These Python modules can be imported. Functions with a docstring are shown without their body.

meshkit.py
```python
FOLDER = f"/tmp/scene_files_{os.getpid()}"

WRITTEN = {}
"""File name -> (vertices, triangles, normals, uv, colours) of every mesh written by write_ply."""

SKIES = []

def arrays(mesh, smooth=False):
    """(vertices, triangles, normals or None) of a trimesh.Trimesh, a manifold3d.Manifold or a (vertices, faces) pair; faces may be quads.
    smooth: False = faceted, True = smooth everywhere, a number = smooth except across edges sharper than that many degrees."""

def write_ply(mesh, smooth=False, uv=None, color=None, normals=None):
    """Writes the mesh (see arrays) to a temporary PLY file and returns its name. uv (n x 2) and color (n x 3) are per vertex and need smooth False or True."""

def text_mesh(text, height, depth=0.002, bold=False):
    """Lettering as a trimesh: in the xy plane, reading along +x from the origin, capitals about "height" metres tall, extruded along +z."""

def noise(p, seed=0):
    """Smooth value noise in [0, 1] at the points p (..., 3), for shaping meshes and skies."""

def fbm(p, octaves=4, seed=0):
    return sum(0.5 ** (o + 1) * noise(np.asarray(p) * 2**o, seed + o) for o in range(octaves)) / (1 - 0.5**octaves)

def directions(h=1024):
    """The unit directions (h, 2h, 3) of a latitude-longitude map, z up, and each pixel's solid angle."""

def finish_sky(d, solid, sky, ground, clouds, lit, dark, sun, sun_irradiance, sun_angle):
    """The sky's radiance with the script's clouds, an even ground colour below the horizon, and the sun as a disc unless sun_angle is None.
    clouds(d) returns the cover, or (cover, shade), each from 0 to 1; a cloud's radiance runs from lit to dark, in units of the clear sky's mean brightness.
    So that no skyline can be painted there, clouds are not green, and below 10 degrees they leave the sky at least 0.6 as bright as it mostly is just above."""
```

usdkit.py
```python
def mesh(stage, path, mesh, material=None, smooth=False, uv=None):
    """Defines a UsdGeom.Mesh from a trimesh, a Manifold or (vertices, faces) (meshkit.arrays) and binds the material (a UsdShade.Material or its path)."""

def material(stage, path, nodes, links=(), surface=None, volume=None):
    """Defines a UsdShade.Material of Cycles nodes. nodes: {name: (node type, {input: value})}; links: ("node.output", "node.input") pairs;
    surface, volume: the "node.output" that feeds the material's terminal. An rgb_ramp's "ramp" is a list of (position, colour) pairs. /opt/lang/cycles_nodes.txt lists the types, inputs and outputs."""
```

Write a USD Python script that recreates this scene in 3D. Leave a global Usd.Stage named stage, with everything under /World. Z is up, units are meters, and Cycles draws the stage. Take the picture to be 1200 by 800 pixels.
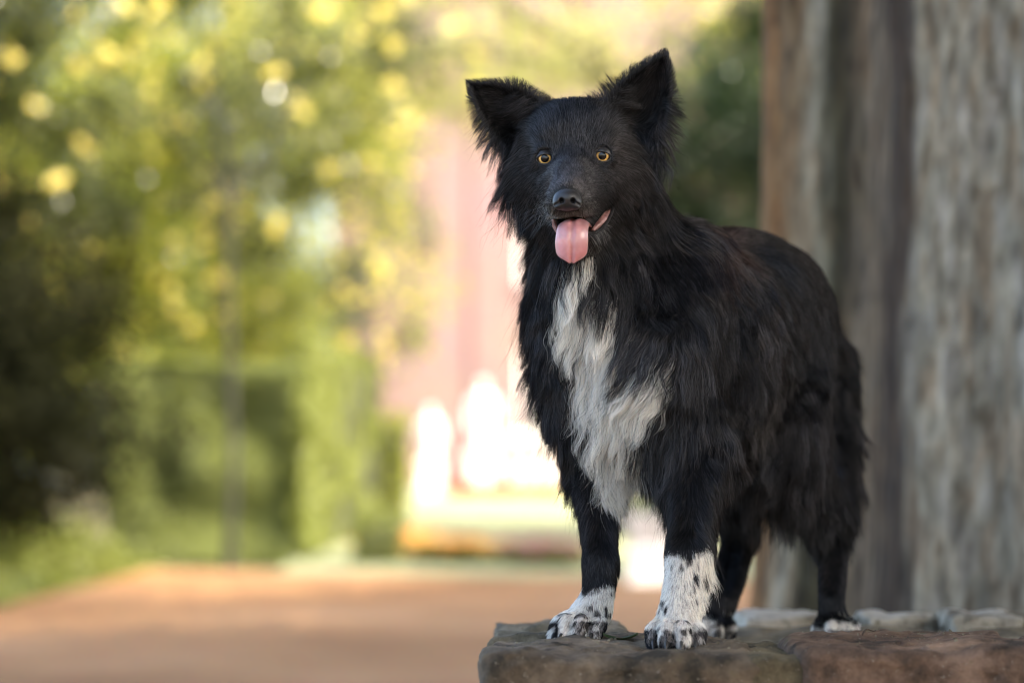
import math
import numpy as np
import trimesh
import usdkit
import meshkit
from scipy import ndimage
from scipy.spatial import cKDTree
from pxr import Usd, UsdGeom, UsdLux, UsdShade, Sdf, Gf, Vt

stage = Usd.Stage.CreateInMemory()
UsdGeom.SetStageUpAxis(stage, UsdGeom.Tokens.z)
UsdGeom.SetStageMetersPerUnit(stage, 1.0)
UsdGeom.Xform.Define(stage, '/World')
UsdGeom.Scope.Define(stage, '/World/Looks')

# ------------------------------------------------------------------ camera, sky, sun, exposure
CAM_Z, PITCH = 0.70, 3.232
FPX = 1200 * 85.0 / 36.0
cam = UsdGeom.Camera.Define(stage, '/World/camera')
cam.CreateHorizontalApertureAttr(36.0)
cam.CreateVerticalApertureAttr(24.0)
cam.CreateFocalLengthAttr(85.0)
cam.CreateFStopAttr(2.3)
cam.CreateFocusDistanceAttr(2.93)
cam.AddTranslateOp().Set((0, 0, CAM_Z))
cam.AddRotateXOp().Set(90 + PITCH)
EXPOSURE = 2.6
cam.CreateExposureAttr(EXPOSURE)

SUN_TO = np.array([0.70, -0.38, 0.66])          # direction towards the sun
SUN_TO /= np.linalg.norm(SUN_TO)
SUN_ELEV = math.asin(SUN_TO[2])
SUN_ROT = math.atan2(SUN_TO[0], SUN_TO[1])
SKY_STRENGTH, SUN_INTENSITY = 0.15, 0.68

sky = UsdLux.DomeLight.Define(stage, '/World/sky')
sky_mat = usdkit.material(stage, '/World/Looks/sky', {
    's': ('sky_texture', {'sky_type': 'single_scattering', 'sun_disc': False, 'sun_elevation': SUN_ELEV, 'sun_rotation': SUN_ROT, 'aerosol_density': 4.0}),
    'b': ('background_shader', {'strength': SKY_STRENGTH})}, [('s.color', 'b.color')], surface='b.background')
UsdShade.MaterialBindingAPI.Apply(sky.GetPrim()).Bind(sky_mat)
sun = UsdLux.DistantLight.Define(stage, '/World/sun')
sun.CreateIntensityAttr(SUN_INTENSITY)
sun.CreateAngleAttr(0.5)
sun.CreateColorAttr((1.0, 0.90, 0.74))
sun.CreateNormalizeAttr(True)
zax = SUN_TO
xax = np.cross([0, 0, 1.0], zax); xax /= np.linalg.norm(xax)
yax = np.cross(zax, xax)
mt = Gf.Matrix4d(1.0)
for r_, ax_ in enumerate((xax, yax, zax)):
    mt.SetRow(r_, Gf.Vec4d(*map(float, ax_), 0))
sun.AddTransformOp().Set(mt)

# ------------------------------------------------------------------ helpers
CP, SP = math.cos(math.radians(PITCH)), math.sin(math.radians(PITCH))


def P(px, py, y):
    """The point at depth y that the photograph shows at pixel (px, py) of 1200 x 800."""
    a, b = (np.asarray(px, float) - 600) / FPX, (400 - np.asarray(py, float)) / FPX
    dy, dz = CP - b * SP, SP + b * CP
    return np.stack(np.broadcast_arrays(a / dy * y, np.asarray(y, float), CAM_Z + dz / dy * y), -1)


def unproject(p):
    """Pixel (px, py) of points p."""
    x, y, z = p[..., 0], p[..., 1], p[..., 2] - CAM_Z
    f, u = y * CP + z * SP, -y * SP + z * CP
    return 600 + FPX * x / f, 400 - FPX * u / f


def unit(v):
    v = np.asarray(v, float)
    return v / np.maximum(np.linalg.norm(v, axis=-1, keepdims=True), 1e-12)


used = {}


def numbered(path):
    k = used.get(path, -1) + 1
    used[path] = k
    return path if k == 0 else f'{path}_{k:03d}'


def tag(prim, label=None, cat=None, group=None, kind=None):
    for k, v in (('label', label), ('category', cat), ('group', group), ('kind', kind)):
        if v:
            prim.SetCustomDataByKey(k, v)
    return prim


def thing(name, label=None, cat=None, loc=(0, 0, 0), rotz=0.0, group=None, kind=None):
    x = UsdGeom.Xform.Define(stage, numbered('/World/' + name))
    x.AddTranslateOp().Set(tuple(map(float, loc)))
    if rotz:
        x.AddRotateZOp().Set(float(rotz))
    return tag(x.GetPrim(), label, cat, group, kind)


def obj(name, mesh, mat, parent=None, smooth=False, colour=None):
    base = str(parent.GetPath()) if parent is not None else '/World'
    m = usdkit.mesh(stage, numbered(f'{base}/{name}'), mesh, mat, smooth=smooth)
    if colour is not None:
        UsdGeom.PrimvarsAPI(m).CreatePrimvar('tint', Sdf.ValueTypeNames.Color3fArray, 'vertex').Set(Vt.Vec3fArray.FromNumpy(np.asarray(colour, np.float32)))
    return m.GetPrim()


def copy_of(prim, name, loc, rotz=0, scale=1.0, label=None, group=None):
    was = prim.GetCustomData()
    x = UsdGeom.Xform.Define(stage, numbered('/World/' + name))
    x.GetPrim().GetReferences().AddInternalReference(prim.GetPath())
    x.ClearXformOpOrder()
    x.AddTranslateOp().Set(tuple(map(float, loc)))
    x.AddRotateZOp(opSuffix='turn').Set(float(rotz))
    x.AddScaleOp(opSuffix='size').Set((scale,) * 3)
    x.GetPrim().SetInstanceable(True)
    return tag(x.GetPrim(), label or was.get('label'), was.get('category'), group or was.get('group'))


def look(name, nodes, links, surface='p.BSDF', volume=None):
    return usdkit.material(stage, '/World/Looks/' + name, nodes, links, surface=surface, volume=volume)


def rough_look(name, stops, scale=8.0, stretch=(1, 1, 1), rough=0.8, bump=0.3, bscale=40.0, detail=6.0, bdist=0.01, spec=0.3):
    """Surface of noisy colour and fine relief in object space."""
    return look(name, {
        'tc': ('texture_coordinate', {}), 'mp': ('mapping', {'scale': stretch}),
        'n': ('noise_texture', {'scale': scale, 'detail': detail, 'roughness': 0.6}),
        'r': ('rgb_ramp', {'ramp': stops}),
        'n2': ('noise_texture', {'scale': bscale, 'detail': 6.0, 'roughness': 0.65}),
        'b': ('bump', {'strength': bump, 'distance': bdist}),
        'p': ('principled_bsdf', {'roughness': rough, 'specular_ior_level': spec})},
        [('tc.object', 'mp.vector'), ('mp.vector', 'n.vector'), ('n.fac', 'r.fac'), ('r.color', 'p.base_color'), ('mp.vector', 'n2.vector'), ('n2.fac', 'b.height'), ('b.normal', 'p.normal')])


class Field:
    """A signed distance field on a grid, joined from simple bodies."""

    def __init__(self, lo, hi, h):
        self.o, self.h = np.asarray(lo, float), h
        self.n = np.ceil((np.asarray(hi) - self.o) / h).astype(int) + 1
        self.F = np.full(self.n, 0.12, np.float32)

    def _region(self, lo, hi, pad):
        a = np.clip(np.floor((lo - pad - self.o) / self.h).astype(int), 0, self.n)
        b = np.clip(np.ceil((hi + pad - self.o) / self.h).astype(int) + 1, 0, self.n)
        s = tuple(slice(i, j) for i, j in zip(a, b))
        ax = [self.o[k] + self.h * np.arange(a[k], b[k]) for k in range(3)]
        return s, [x.astype(np.float32) for x in np.meshgrid(*ax, indexing='ij', sparse=True)]

    def _join(self, s, d, k, cut):
        A = self.F[s]
        if A.size == 0:
            return
        B = -d if cut else d
        if cut:
            h = np.maximum(k - np.abs(A - B), 0) / k
            self.F[s] = np.maximum(A, B) + h * h * k * 0.25
        else:
            h = np.maximum(k - np.abs(A - B), 0) / k
            self.F[s] = np.minimum(A, B) - h * h * k * 0.25

    def cone(self, a, b, ra, rb, k=0.02, cut=False, pad=0.07):
        a, b = np.asarray(a, float), np.asarray(b, float)
        R = max(ra, rb)
        s, (X, Y, Z) = self._region(np.minimum(a, b) - R, np.maximum(a, b) + R, pad if not cut else k + 0.005)
        v = b - a
        L2 = max(float(v @ v), 1e-12)
        t = np.clip(((X - a[0]) * v[0] + (Y - a[1]) * v[1] + (Z - a[2]) * v[2]) / L2, 0, 1)
        d = np.sqrt((X - a[0] - t * v[0]) ** 2 + (Y - a[1] - t * v[1]) ** 2 + (Z - a[2] - t * v[2]) ** 2) - (ra + (rb - ra) * t)
        self._join(s, d.astype(np.float32), k, cut)

    def ball(self, c, r, k=0.02, cut=False, axes=None, pad=0.07):
        """An ellipsoid of radii r (a number or three) along axes (rows) or the world axes."""
        c, r = np.asarray(c, float), np.broadcast_to(np.asarray(r, float), 3)
        s, (X, Y, Z) = self._region(c - r.max(), c + r.max(), pad if not cut else k + 0.005)
        M = np.eye(3) if axes is None else np.asarray(axes, float)
        q = [(X - c[0]) * M[i, 0] + (Y - c[1]) * M[i, 1] + (Z - c[2]) * M[i, 2] for i in range(3)]
        k0 = np.sqrt(sum((q[i] / r[i]) ** 2 for i in range(3)))
        k1 = np.sqrt(sum((q[i] / r[i] ** 2) ** 2 for i in range(3)))
        d = np.where(k1 > 1e-9, k0 * (k0 - 1) / np.maximum(k1, 1e-9), -r.min())
        self._join(s, d.astype(np.float32), k, cut)

    def sheet(self, pts, thick, k=0.01, pad=0.05):
        """Everything within thick (a number or one per point) of a cloud of points."""
        pts = np.asarray(pts, float)
        s, (X, Y, Z) = self._region(pts.min(0) - 0.01, pts.max(0) + 0.01, pad)
        g = np.stack(np.broadcast_arrays(X, Y, Z), -1)
        d, i = cKDTree(pts).query(g.reshape(-1, 3), distance_upper_bound=pad + 0.01, workers=-1)
        th = np.append(np.broadcast_to(thick, len(pts)), 0.0)
        d = np.where(np.isfinite(d), d - th[i], 0.12).reshape(g.shape[:3])
        self._join(s, d.astype(np.float32), k, False)

    def at(self, p):
        q = (np.asarray(p).reshape(-1, 3) - self.o) / self.h
        return ndimage.map_coordinates(self.F, q.T, order=1, mode='nearest').reshape(np.shape(p)[:-1])

    def grad(self, p, e=None):
        e = e or self.h
        g = np.stack([self.at(p + d) - self.at(p - d) for d in np.eye(3) * e], -1)
        return unit(g)

    def surface(self, settle=2):
        """Naive surface nets: (vertices, quads)."""
        F = self.F
        S = F < 0
        n = np.array(F.shape) - 1
        corner = [(i, j, k) for i in (0, 1) for j in (0, 1) for k in (0, 1)]
        cnt = np.zeros(n, np.uint8)
        for c in corner:
            cnt += S[tuple(slice(c[a], c[a] + n[a]) for a in range(3))]
        cells = np.argwhere((cnt > 0) & (cnt < 8))
        idx = np.full(n, -1, np.int64)
        idx[tuple(cells.T)] = np.arange(len(cells))
        acc, num = np.zeros((len(cells), 3)), np.zeros(len(cells))
        val = {c: F[tuple((cells + c).T)] for c in corner}
        for a in range(3):
            for c in corner:
                if c[a]:
                    continue
                c2 = tuple(1 if q == a else c[q] for q in range(3))
                va, vb = val[c], val[c2]
                m = (va < 0) != (vb < 0)
                t = np.where(m, va / np.where(m, va - vb, 1), 0)
                pos = np.array(c, float) + t[:, None] * np.eye(3)[a]
                acc[m] += pos[m]
                num[m] += 1
        v = self.o + self.h * (cells + acc / num[:, None])
        quads = []
        for a in range(3):
            b, c = (a + 1) % 3, (a + 2) % 3
            lo, hi = [slice(0, None)] * 3, [slice(0, None)] * 3
            lo[a], hi[a] = slice(0, -1), slice(1, None)
            for q in (b, c):
                lo[q] = hi[q] = slice(1, -1)
            A, B = S[tuple(lo)], S[tuple(hi)]
            e = np.argwhere(A != B)
            ins = A[tuple(e.T)]
            e = e + np.array([0 if q == a else 1 for q in range(3)])
            db, dc = np.eye(3, dtype=int)[b], np.eye(3, dtype=int)[c]
            q4 = np.stack([idx[tuple((e - db - dc).T)], idx[tuple((e - dc).T)], idx[tuple(e.T)], idx[tuple((e - db).T)]], 1)
            q4[~ins] = q4[~ins][:, ::-1]
            quads.append(q4)
        quads = np.vstack(quads)
        for _ in range(settle):
            d = self.at(v)
            v = v - self.grad(v) * d[:, None] * 0.8
        return v, quads


def tris(q):
    return np.vstack([q[:, [0, 1, 2]], q[:, [0, 2, 3]]])


def tube(path, radii, sides=8, closed=False):
    p = np.asarray(path, float)
    n = len(p)
    t = unit(np.roll(p, -1, 0) - np.roll(p, 1, 0)) if closed else unit(np.gradient(p, axis=0))
    ref = np.array([0.31, 0.22, 0.92])
    a = unit(np.cross(t, ref)); b = np.cross(t, a)
    th = np.arange(sides) * 2 * np.pi / sides
    r = np.broadcast_to(radii, (n,))[:, None, None]
    v = p[:, None] + r * (np.cos(th)[None, :, None] * a[:, None] + np.sin(th)[None, :, None] * b[:, None])
    m = n if closed else n - 1
    i, j = np.meshgrid(np.arange(m), np.arange(sides), indexing='ij')
    i2, j2 = (i + 1) % n, (j + 1) % sides
    f = np.stack([i * sides + j, i * sides + j2, i2 * sides + j2, i2 * sides + j], -1).reshape(-1, 4)
    v = v.reshape(-1, 3)
    f = tris(f)
    if not closed:
        k = len(v)
        v = np.vstack([v, p[:1], p[-1:]])
        jj = np.arange(sides)
        f = np.vstack([f, np.stack([np.full(sides, k), (jj + 1) % sides, jj], 1), np.stack([np.full(sides, k + 1), (n - 1) * sides + jj, (n - 1) * sides + (jj + 1) % sides], 1)])
    return v, f


def join(parts):
    vs, fs, k = [], [], 0
    for v, f in parts:
        vs.append(np.asarray(v, float)); fs.append(np.asarray(f) + k); k += len(v)
    return np.vstack(vs), np.vstack(fs)
# ================================================================== the ground
def sheet(x0, x1, y0, y1, nx, ny, zf):
    X, Y = np.meshgrid(np.linspace(x0, x1, nx), np.linspace(y0, y1, ny), indexing='ij')
    v = np.stack([X, Y, zf(X, Y)], -1).reshape(-1, 3)
    i, j = np.meshgrid(np.arange(nx - 1), np.arange(ny - 1), indexing='ij')
    return v, tris(np.stack([i * ny + j, (i + 1) * ny + j, (i + 1) * ny + j + 1, i * ny + j + 1], -1).reshape(-1, 4))


def lawn_z(X, Y):
    return 0.58 * np.clip((Y - 18) / 22, 0, 1) ** 1.1 * np.ones_like(X)


soil = rough_look('soil', [(0.3, (0.07, 0.05, 0.03)), (0.5, (0.10, 0.09, 0.04)), (0.75, (0.15, 0.12, 0.07))], 1.5, bump=0.6, bscale=20, bdist=0.03)
v, f = sheet(-400, 400, -60, 900, 40, 48, lambda X, Y: np.where(Y > 45, 0.5, -0.02) * np.ones_like(X))
tag(obj('ground', (v, f), soil), 'brown earth ground under the trees and beyond the lawn', 'ground', kind='structure')
gravel = look('path_gravel', {
    'tc': ('texture_coordinate', {}), 'n': ('noise_texture', {'scale': 0.55, 'detail': 5.0, 'roughness': 0.6}),
    'r': ('rgb_ramp', {'ramp': [(0.30, (0.21, 0.100, 0.036)), (0.50, (0.29, 0.150, 0.062)), (0.72, (0.36, 0.205, 0.10))]}),
    'v': ('voronoi_texture', {'scale': 70.0}), 'h': ('mix', {'mix_type': 'multiply', 'fac': 0.35}),
    'b': ('bump', {'strength': 0.5, 'distance': 0.01}), 'p': ('principled_bsdf', {'roughness': 0.9, 'specular_ior_level': 0.2})},
    [('tc.object', 'n.vector'), ('n.fac', 'r.fac'), ('tc.object', 'v.vector'), ('r.color', 'h.color1'), ('v.color', 'h.color2'), ('h.color', 'p.base_color'), ('v.distance', 'b.height'), ('b.normal', 'p.normal')])
edge_far = lambda X: 17.2 - 0.42 * X * np.ones_like(X)
nx, ny = 60, 50
a_, b_ = np.meshgrid(np.linspace(0, 1, nx), np.linspace(0, 1, ny), indexing='ij')
X = -3.0 + 0.12 * np.sin(b_ * 23) * (a_ < 0.001) + a_ * 15.0
Y = -12 + b_ * (edge_far(X) + 12)
v = np.stack([X, Y, 0.004 + 0.006 * meshkit.noise(np.stack([X * 2, Y * 2, X * 0], -1), 4)], -1).reshape(-1, 3)
i, j = np.meshgrid(np.arange(nx - 1), np.arange(ny - 1), indexing='ij')
f = tris(np.stack([i * ny + j, (i + 1) * ny + j, (i + 1) * ny + j + 1, i * ny + j + 1], -1).reshape(-1, 4))
tag(obj('path', (v, f), gravel), 'wide reddish brown gravel path running behind the ledge', 'path', kind='structure')
lawn_mat = rough_look('lawn_grass', [(0.3, (0.22, 0.24, 0.12)), (0.6, (0.30, 0.31, 0.17)), (0.8, (0.36, 0.36, 0.22))], 2.2, rough=0.9, bump=0.8, bscale=120, bdist=0.03)
v, f = sheet(-1.75, 16, 17.0, 44, 40, 40, lambda X, Y: lawn_z(X, Y) + 0.012)
v[:, 1] = np.where(v[:, 1] < 17.01, edge_far(v[:, 0]) + 0.02, v[:, 1])
v = v[:]
tag(obj('lawn', (v, f), lawn_mat), 'sunlit pale green lawn rising gently behind the path', 'lawn', kind='structure')


# ------------------------------------------------------------------ leaves
def leaf_look(name, dark, light, spec=0.5, rough=0.4, trans=0.45, scale=1.2):
    return look(name, {
        'tc': ('texture_coordinate', {}), 'n': ('noise_texture', {'scale': scale, 'detail': 3.0}), 'g': ('geometry', {}),
        'm': ('math', {'math_type': 'multiply_add', 'value2': 0.55}), 'r': ('rgb_ramp', {'ramp': [(0.2, dark), (0.85, light)]}),
        's': ('math', {'math_type': 'multiply_add', 'value2': 0.55, 'value3': -0.02}),
        'p': ('principled_bsdf', {'roughness': rough, 'specular_ior_level': spec}), 't': ('translucent_bsdf', {}), 'x': ('mix_closure', {'fac': trans}),
        'gm': ('mix', {'mix_type': 'multiply', 'fac': 1.0, 'color2': (1.5, 1.5, 0.75)})},
        [('tc.object', 'n.vector'), ('n.fac', 's.value1'), ('g.random_per_island', 'm.value1'), ('s.value', 'm.value3'), ('m.value', 'r.fac'), ('r.color', 'p.base_color'), ('r.color', 'gm.color1'), ('gm.color', 't.color'),
         ('p.BSDF', 'x.closure1'), ('t.BSDF', 'x.closure2')], surface='x.closure')


def leaves_at(c, nrm, size, rng):
    """One pointed, folded leaf of four triangles at each point, facing nrm."""
    n = len(c)
    nrm = unit(nrm + rng.normal(0, 0.55, (n, 3)))
    a = unit(np.cross(nrm, rng.normal(0, 1, (n, 3))))
    b = np.cross(nrm, a)
    s = (size * rng.uniform(0.65, 1.3, n))[:, None]
    q = np.stack([c - a * s * 0.5, c + b * s * 0.28 + nrm * s * 0.08, c + a * s * 0.5, c - b * s * 0.28 + nrm * s * 0.08], 1)
    k = np.arange(n)[:, None] * 4
    return q.reshape(-1, 3), np.vstack([k + [0, 2, 1], k + [0, 3, 2]])


def crown_leaves(rng, radii, n, size, clumps, spread, shell=0.55, low=-1.0):
    d = unit(rng.normal(0, 1, (clumps * 3, 3)))
    r = (shell + (1 - shell) * rng.random(len(d)) ** 0.6)
    cc = d * r[:, None]
    cc = cc[cc[:, 2] > low][:clumps] * (1 + 0.22 * (meshkit.noise(d[: len(cc[cc[:, 2] > low][:clumps])] * 2.3 + 9, 2) - 0.4))[:, None]
    pick = rng.integers(0, len(cc), n)
    cs = (0.5 + rng.random(len(cc)))
    off = unit(rng.normal(0, 1, (n, 3))) * (rng.random(n) ** 0.5 * spread * cs[pick])[:, None]
    p = (cc[pick] + off) * np.asarray(radii)
    return leaves_at(p, unit(off + 0.6 * cc[pick] + np.array([0, 0, 0.5])), np.full(n, size), rng), cc * np.asarray(radii)


bark_plain = rough_look('bark', [(0.3, (0.03, 0.024, 0.018)), (0.7, (0.10, 0.08, 0.06))], 6, (1, 1, 0.25), bump=0.8, bscale=20, bdist=0.03)

bark_dark = rough_look('bark_dark', [(0.3, (0.010, 0.011, 0.007)), (0.7, (0.028, 0.028, 0.018))], 6, (1, 1, 0.25), bump=0.8, bscale=20, bdist=0.03)


def limbs(rng, base_r, fork_z, tips, lean=(0, 0)):
    """A tapered trunk that forks into limbs running to some of the crown's clumps."""
    z = np.linspace(-0.1, fork_z, 9)
    p = np.stack([lean[0] * (z / fork_z) ** 2 + 0.02 * np.sin(z * 2), lean[1] * (z / fork_z) ** 2, z], 1)
    r = base_r * (1 - 0.35 * np.linspace(0, 1, 9)); r[0] *= 1.5; r[1] *= 1.12
    parts = [tube(p, r, 10)]
    for t in tips:
        s = np.linspace(0, 1, 6)[:, None]
        q = p[-1] + (t - p[-1]) * s + np.array([0, 0, 1.0]) * (0.15 * np.linalg.norm(t - p[-1])) * (s * (1 - s)) * 2
        q[0] -= [0, 0, base_r * 0.4]
        parts.append(tube(q, base_r * 0.55 * (1 - 0.88 * s[:, 0]), 6))
    return join(parts)


def tree(name, loc, radii, cz, n, size, leafmat, base_r, label, cat='tree', clumps=70, spread=0.24, seed=1, shell=0.45, low=-1.0, group=None, nlimb=9, barkmat=None, fork=None, off=(0, 0), sprays=0):
    rng = np.random.default_rng(seed)
    t = thing(name, label, cat, loc, group=group)
    (lv, lf), cc = crown_leaves(rng, radii, n, size, clumps, spread, shell, low)
    up = np.array([off[0], off[1], cz])
    tips = cc[rng.permutation(len(cc))[:nlimb]] * 0.85 + up
    obj('trunk', limbs(rng, base_r, fork or max(0.5, cz - radii[2] * 0.7), tips), barkmat or bark_plain, t, smooth=True)
    obj('crown', (lv + up, lf), leafmat, t)
    if sprays:                                              # leaves coloured pale gold to imitate sunlit glints, in tight outer sprays
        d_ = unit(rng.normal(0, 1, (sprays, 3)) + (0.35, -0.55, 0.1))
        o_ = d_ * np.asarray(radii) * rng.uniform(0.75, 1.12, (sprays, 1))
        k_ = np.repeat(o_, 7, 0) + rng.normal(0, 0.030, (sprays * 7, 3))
        obj('glint_sprays', leaves_at(k_ + up, np.tile([0.5, -0.5, 0.6], (len(k_), 1)), np.full(len(k_), 0.11), rng), L_glint, t)
    return t


L_olive = leaf_look('leaf_olive', (0.030, 0.038, 0.007), (0.17, 0.165, 0.028), 0.6, 0.26, 0.45)
L_yellow = leaf_look('leaf_yellow', (0.17, 0.185, 0.028), (0.50, 0.46, 0.10), 0.5, 0.26, 0.55)
L_glint = leaf_look('leaf_glint', (0.52, 0.44, 0.12), (0.82, 0.72, 0.28), 0.5, 0.3, 0.5)
L_pale = leaf_look('leaf_pale', (0.20, 0.20, 0.07), (0.50, 0.46, 0.24), 0.5, 0.3, 0.5)
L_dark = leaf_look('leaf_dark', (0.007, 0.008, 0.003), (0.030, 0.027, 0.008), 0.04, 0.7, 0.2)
L_deep = leaf_look('leaf_deep', (0.008, 0.017, 0.005), (0.040, 0.060, 0.012), 0.3, 0.4, 0.3)
L_green = leaf_look('leaf_green', (0.020, 0.045, 0.012), (0.075, 0.13, 0.028), 0.5, 0.36, 0.45)
L_teal = leaf_look('leaf_teal', (0.16, 0.185, 0.055), (0.31, 0.35, 0.10), 0.4, 0.5, 0.4, 0.8)
L_hedge = leaf_look('leaf_hedge', (0.10, 0.115, 0.022), (0.22, 0.24, 0.055), 0.4, 0.5, 0.3, 0.8)

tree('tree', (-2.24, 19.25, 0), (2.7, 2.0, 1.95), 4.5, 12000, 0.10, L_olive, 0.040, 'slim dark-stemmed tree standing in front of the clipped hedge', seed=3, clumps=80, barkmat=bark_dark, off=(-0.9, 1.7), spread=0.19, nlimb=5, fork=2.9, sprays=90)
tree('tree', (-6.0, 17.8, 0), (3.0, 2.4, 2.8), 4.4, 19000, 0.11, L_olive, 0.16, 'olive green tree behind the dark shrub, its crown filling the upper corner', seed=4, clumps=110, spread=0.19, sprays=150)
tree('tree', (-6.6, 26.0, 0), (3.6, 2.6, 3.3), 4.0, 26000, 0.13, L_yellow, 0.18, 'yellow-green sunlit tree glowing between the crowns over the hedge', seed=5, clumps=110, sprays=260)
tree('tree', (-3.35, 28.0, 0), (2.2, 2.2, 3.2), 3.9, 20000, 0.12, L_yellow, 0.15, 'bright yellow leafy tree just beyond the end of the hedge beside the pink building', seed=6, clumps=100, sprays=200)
tree('tree', (-9.0, 37.0, 0.3), (5.0, 3.4, 4.6), 4.6, 26000, 0.17, L_green, 0.22, 'tall green tree far behind the hedge', seed=7, clumps=110)
tree('tree', (-4.6, 43.0, 0.5), (3.2, 3.0, 4.6), 4.8, 22000, 0.16, L_olive, 0.22, 'olive tree at the corner of the pink building, behind the bright yellow one', seed=17, clumps=110)
tree('tree', (1.15, 25.0, 0.2), (3.6, 2.2, 1.4), 5.40, 9500, 0.10, L_pale, 0.11, 'high overhanging tree whose lowest leaves hang above the dog\'s ears', seed=8, clumps=60, fork=4.6, off=(-1.5, 0), sprays=60)
tree('tree', (4.6, 38.0, 0.5), (2.7, 2.6, 3.9), 4.3, 26000, 0.13, L_green, 0.2, 'deep green tree between the dog and the big grey trunk', seed=9, low=-0.98, clumps=110, sprays=40)
tree('tree', (2.75, 23.5, 0), (1.55, 1.6, 2.6), 3.0, 32000, 0.095, L_deep, 0.12, 'dark green leafy tree seen between the dog\'s neck and the big trunk', seed=19, clumps=100, low=-0.98)
shade = tree('tree', (6.2, 8.2, 0), (4.6, 4.6, 1.9), 6.4, 26000, 0.18, L_green, 0.25, 'added unseen tree shading the path from just beyond the big trunk', seed=10, clumps=110)  # out-of-view tree added to keep the path in shade
copy_of(shade, 'tree', (9.8, 12.8, 0), 100, 1.0, 'added unseen tree further along the path that shades its far end')  # second added tree, also unseen, for shade further along
far = tree('tree', (-8.0, 52.0, 0.5), (4.0, 3.6, 5.0), 5.2, 22000, 0.19, L_yellow, 0.22, 'pale yellow-green back-row tree directly behind the olive tree by the house', seed=51, clumps=110, sprays=80)
for x_, y_, s_, r_, lab_ in ((-13.5, 50.0, 1.0, 80, 'pale tree of the back row above the gap beside the dark shrubs'), (-12.5, 60.0, 1.35, 200, 'largest pale tree of the back row, rising over all the others'), (-18.0, 56.0, 1.2, 300, 'pale tree at the outer end of the back row behind the dark shrubs')):
    copy_of(far, 'tree', (x_, y_, 0.5), r_, s_, lab_)
tree('tree', (5.0, -7.5, 0), (4.8, 4.8, 2.6), 5.6, 24000, 0.19, L_green, 0.25, 'unseen broad tree added behind the camera to cut skylight on the dog and ledge', seed=52, clumps=110)  # unseen tree added to hold back skylight from behind the camera

# dark shrub and ground cover by the verge
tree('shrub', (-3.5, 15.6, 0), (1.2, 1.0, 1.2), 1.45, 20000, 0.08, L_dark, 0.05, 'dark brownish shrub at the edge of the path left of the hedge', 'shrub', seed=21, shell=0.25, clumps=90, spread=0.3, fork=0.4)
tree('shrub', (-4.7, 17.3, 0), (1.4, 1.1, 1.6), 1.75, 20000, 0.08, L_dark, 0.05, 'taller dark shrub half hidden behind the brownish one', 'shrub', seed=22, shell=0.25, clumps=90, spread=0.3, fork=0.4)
rc = np.random.default_rng(31)
n = 16000
gx, gy = rc.uniform(-6.5, -2.75, n), rc.uniform(11.5, 19.0, n)
gh = 0.34 * meshkit.noise(np.stack([gx * 1.6, gy * 1.6, gx * 0], -1), 9) + 0.05
gh = gh * np.clip((-2.7 - gx) / 0.5, 0.15, 1.3)
tag(obj('ground_cover', leaves_at(np.stack([gx, gy, gh * rc.uniform(0.3, 1.0, n)], 1), np.tile([0, 0, 1.0], (n, 1)), np.full(n, 0.085), rc), L_hedge), 'low leafy ground cover along the path edge under the shrubs', 'ground cover', kind='stuff')


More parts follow.
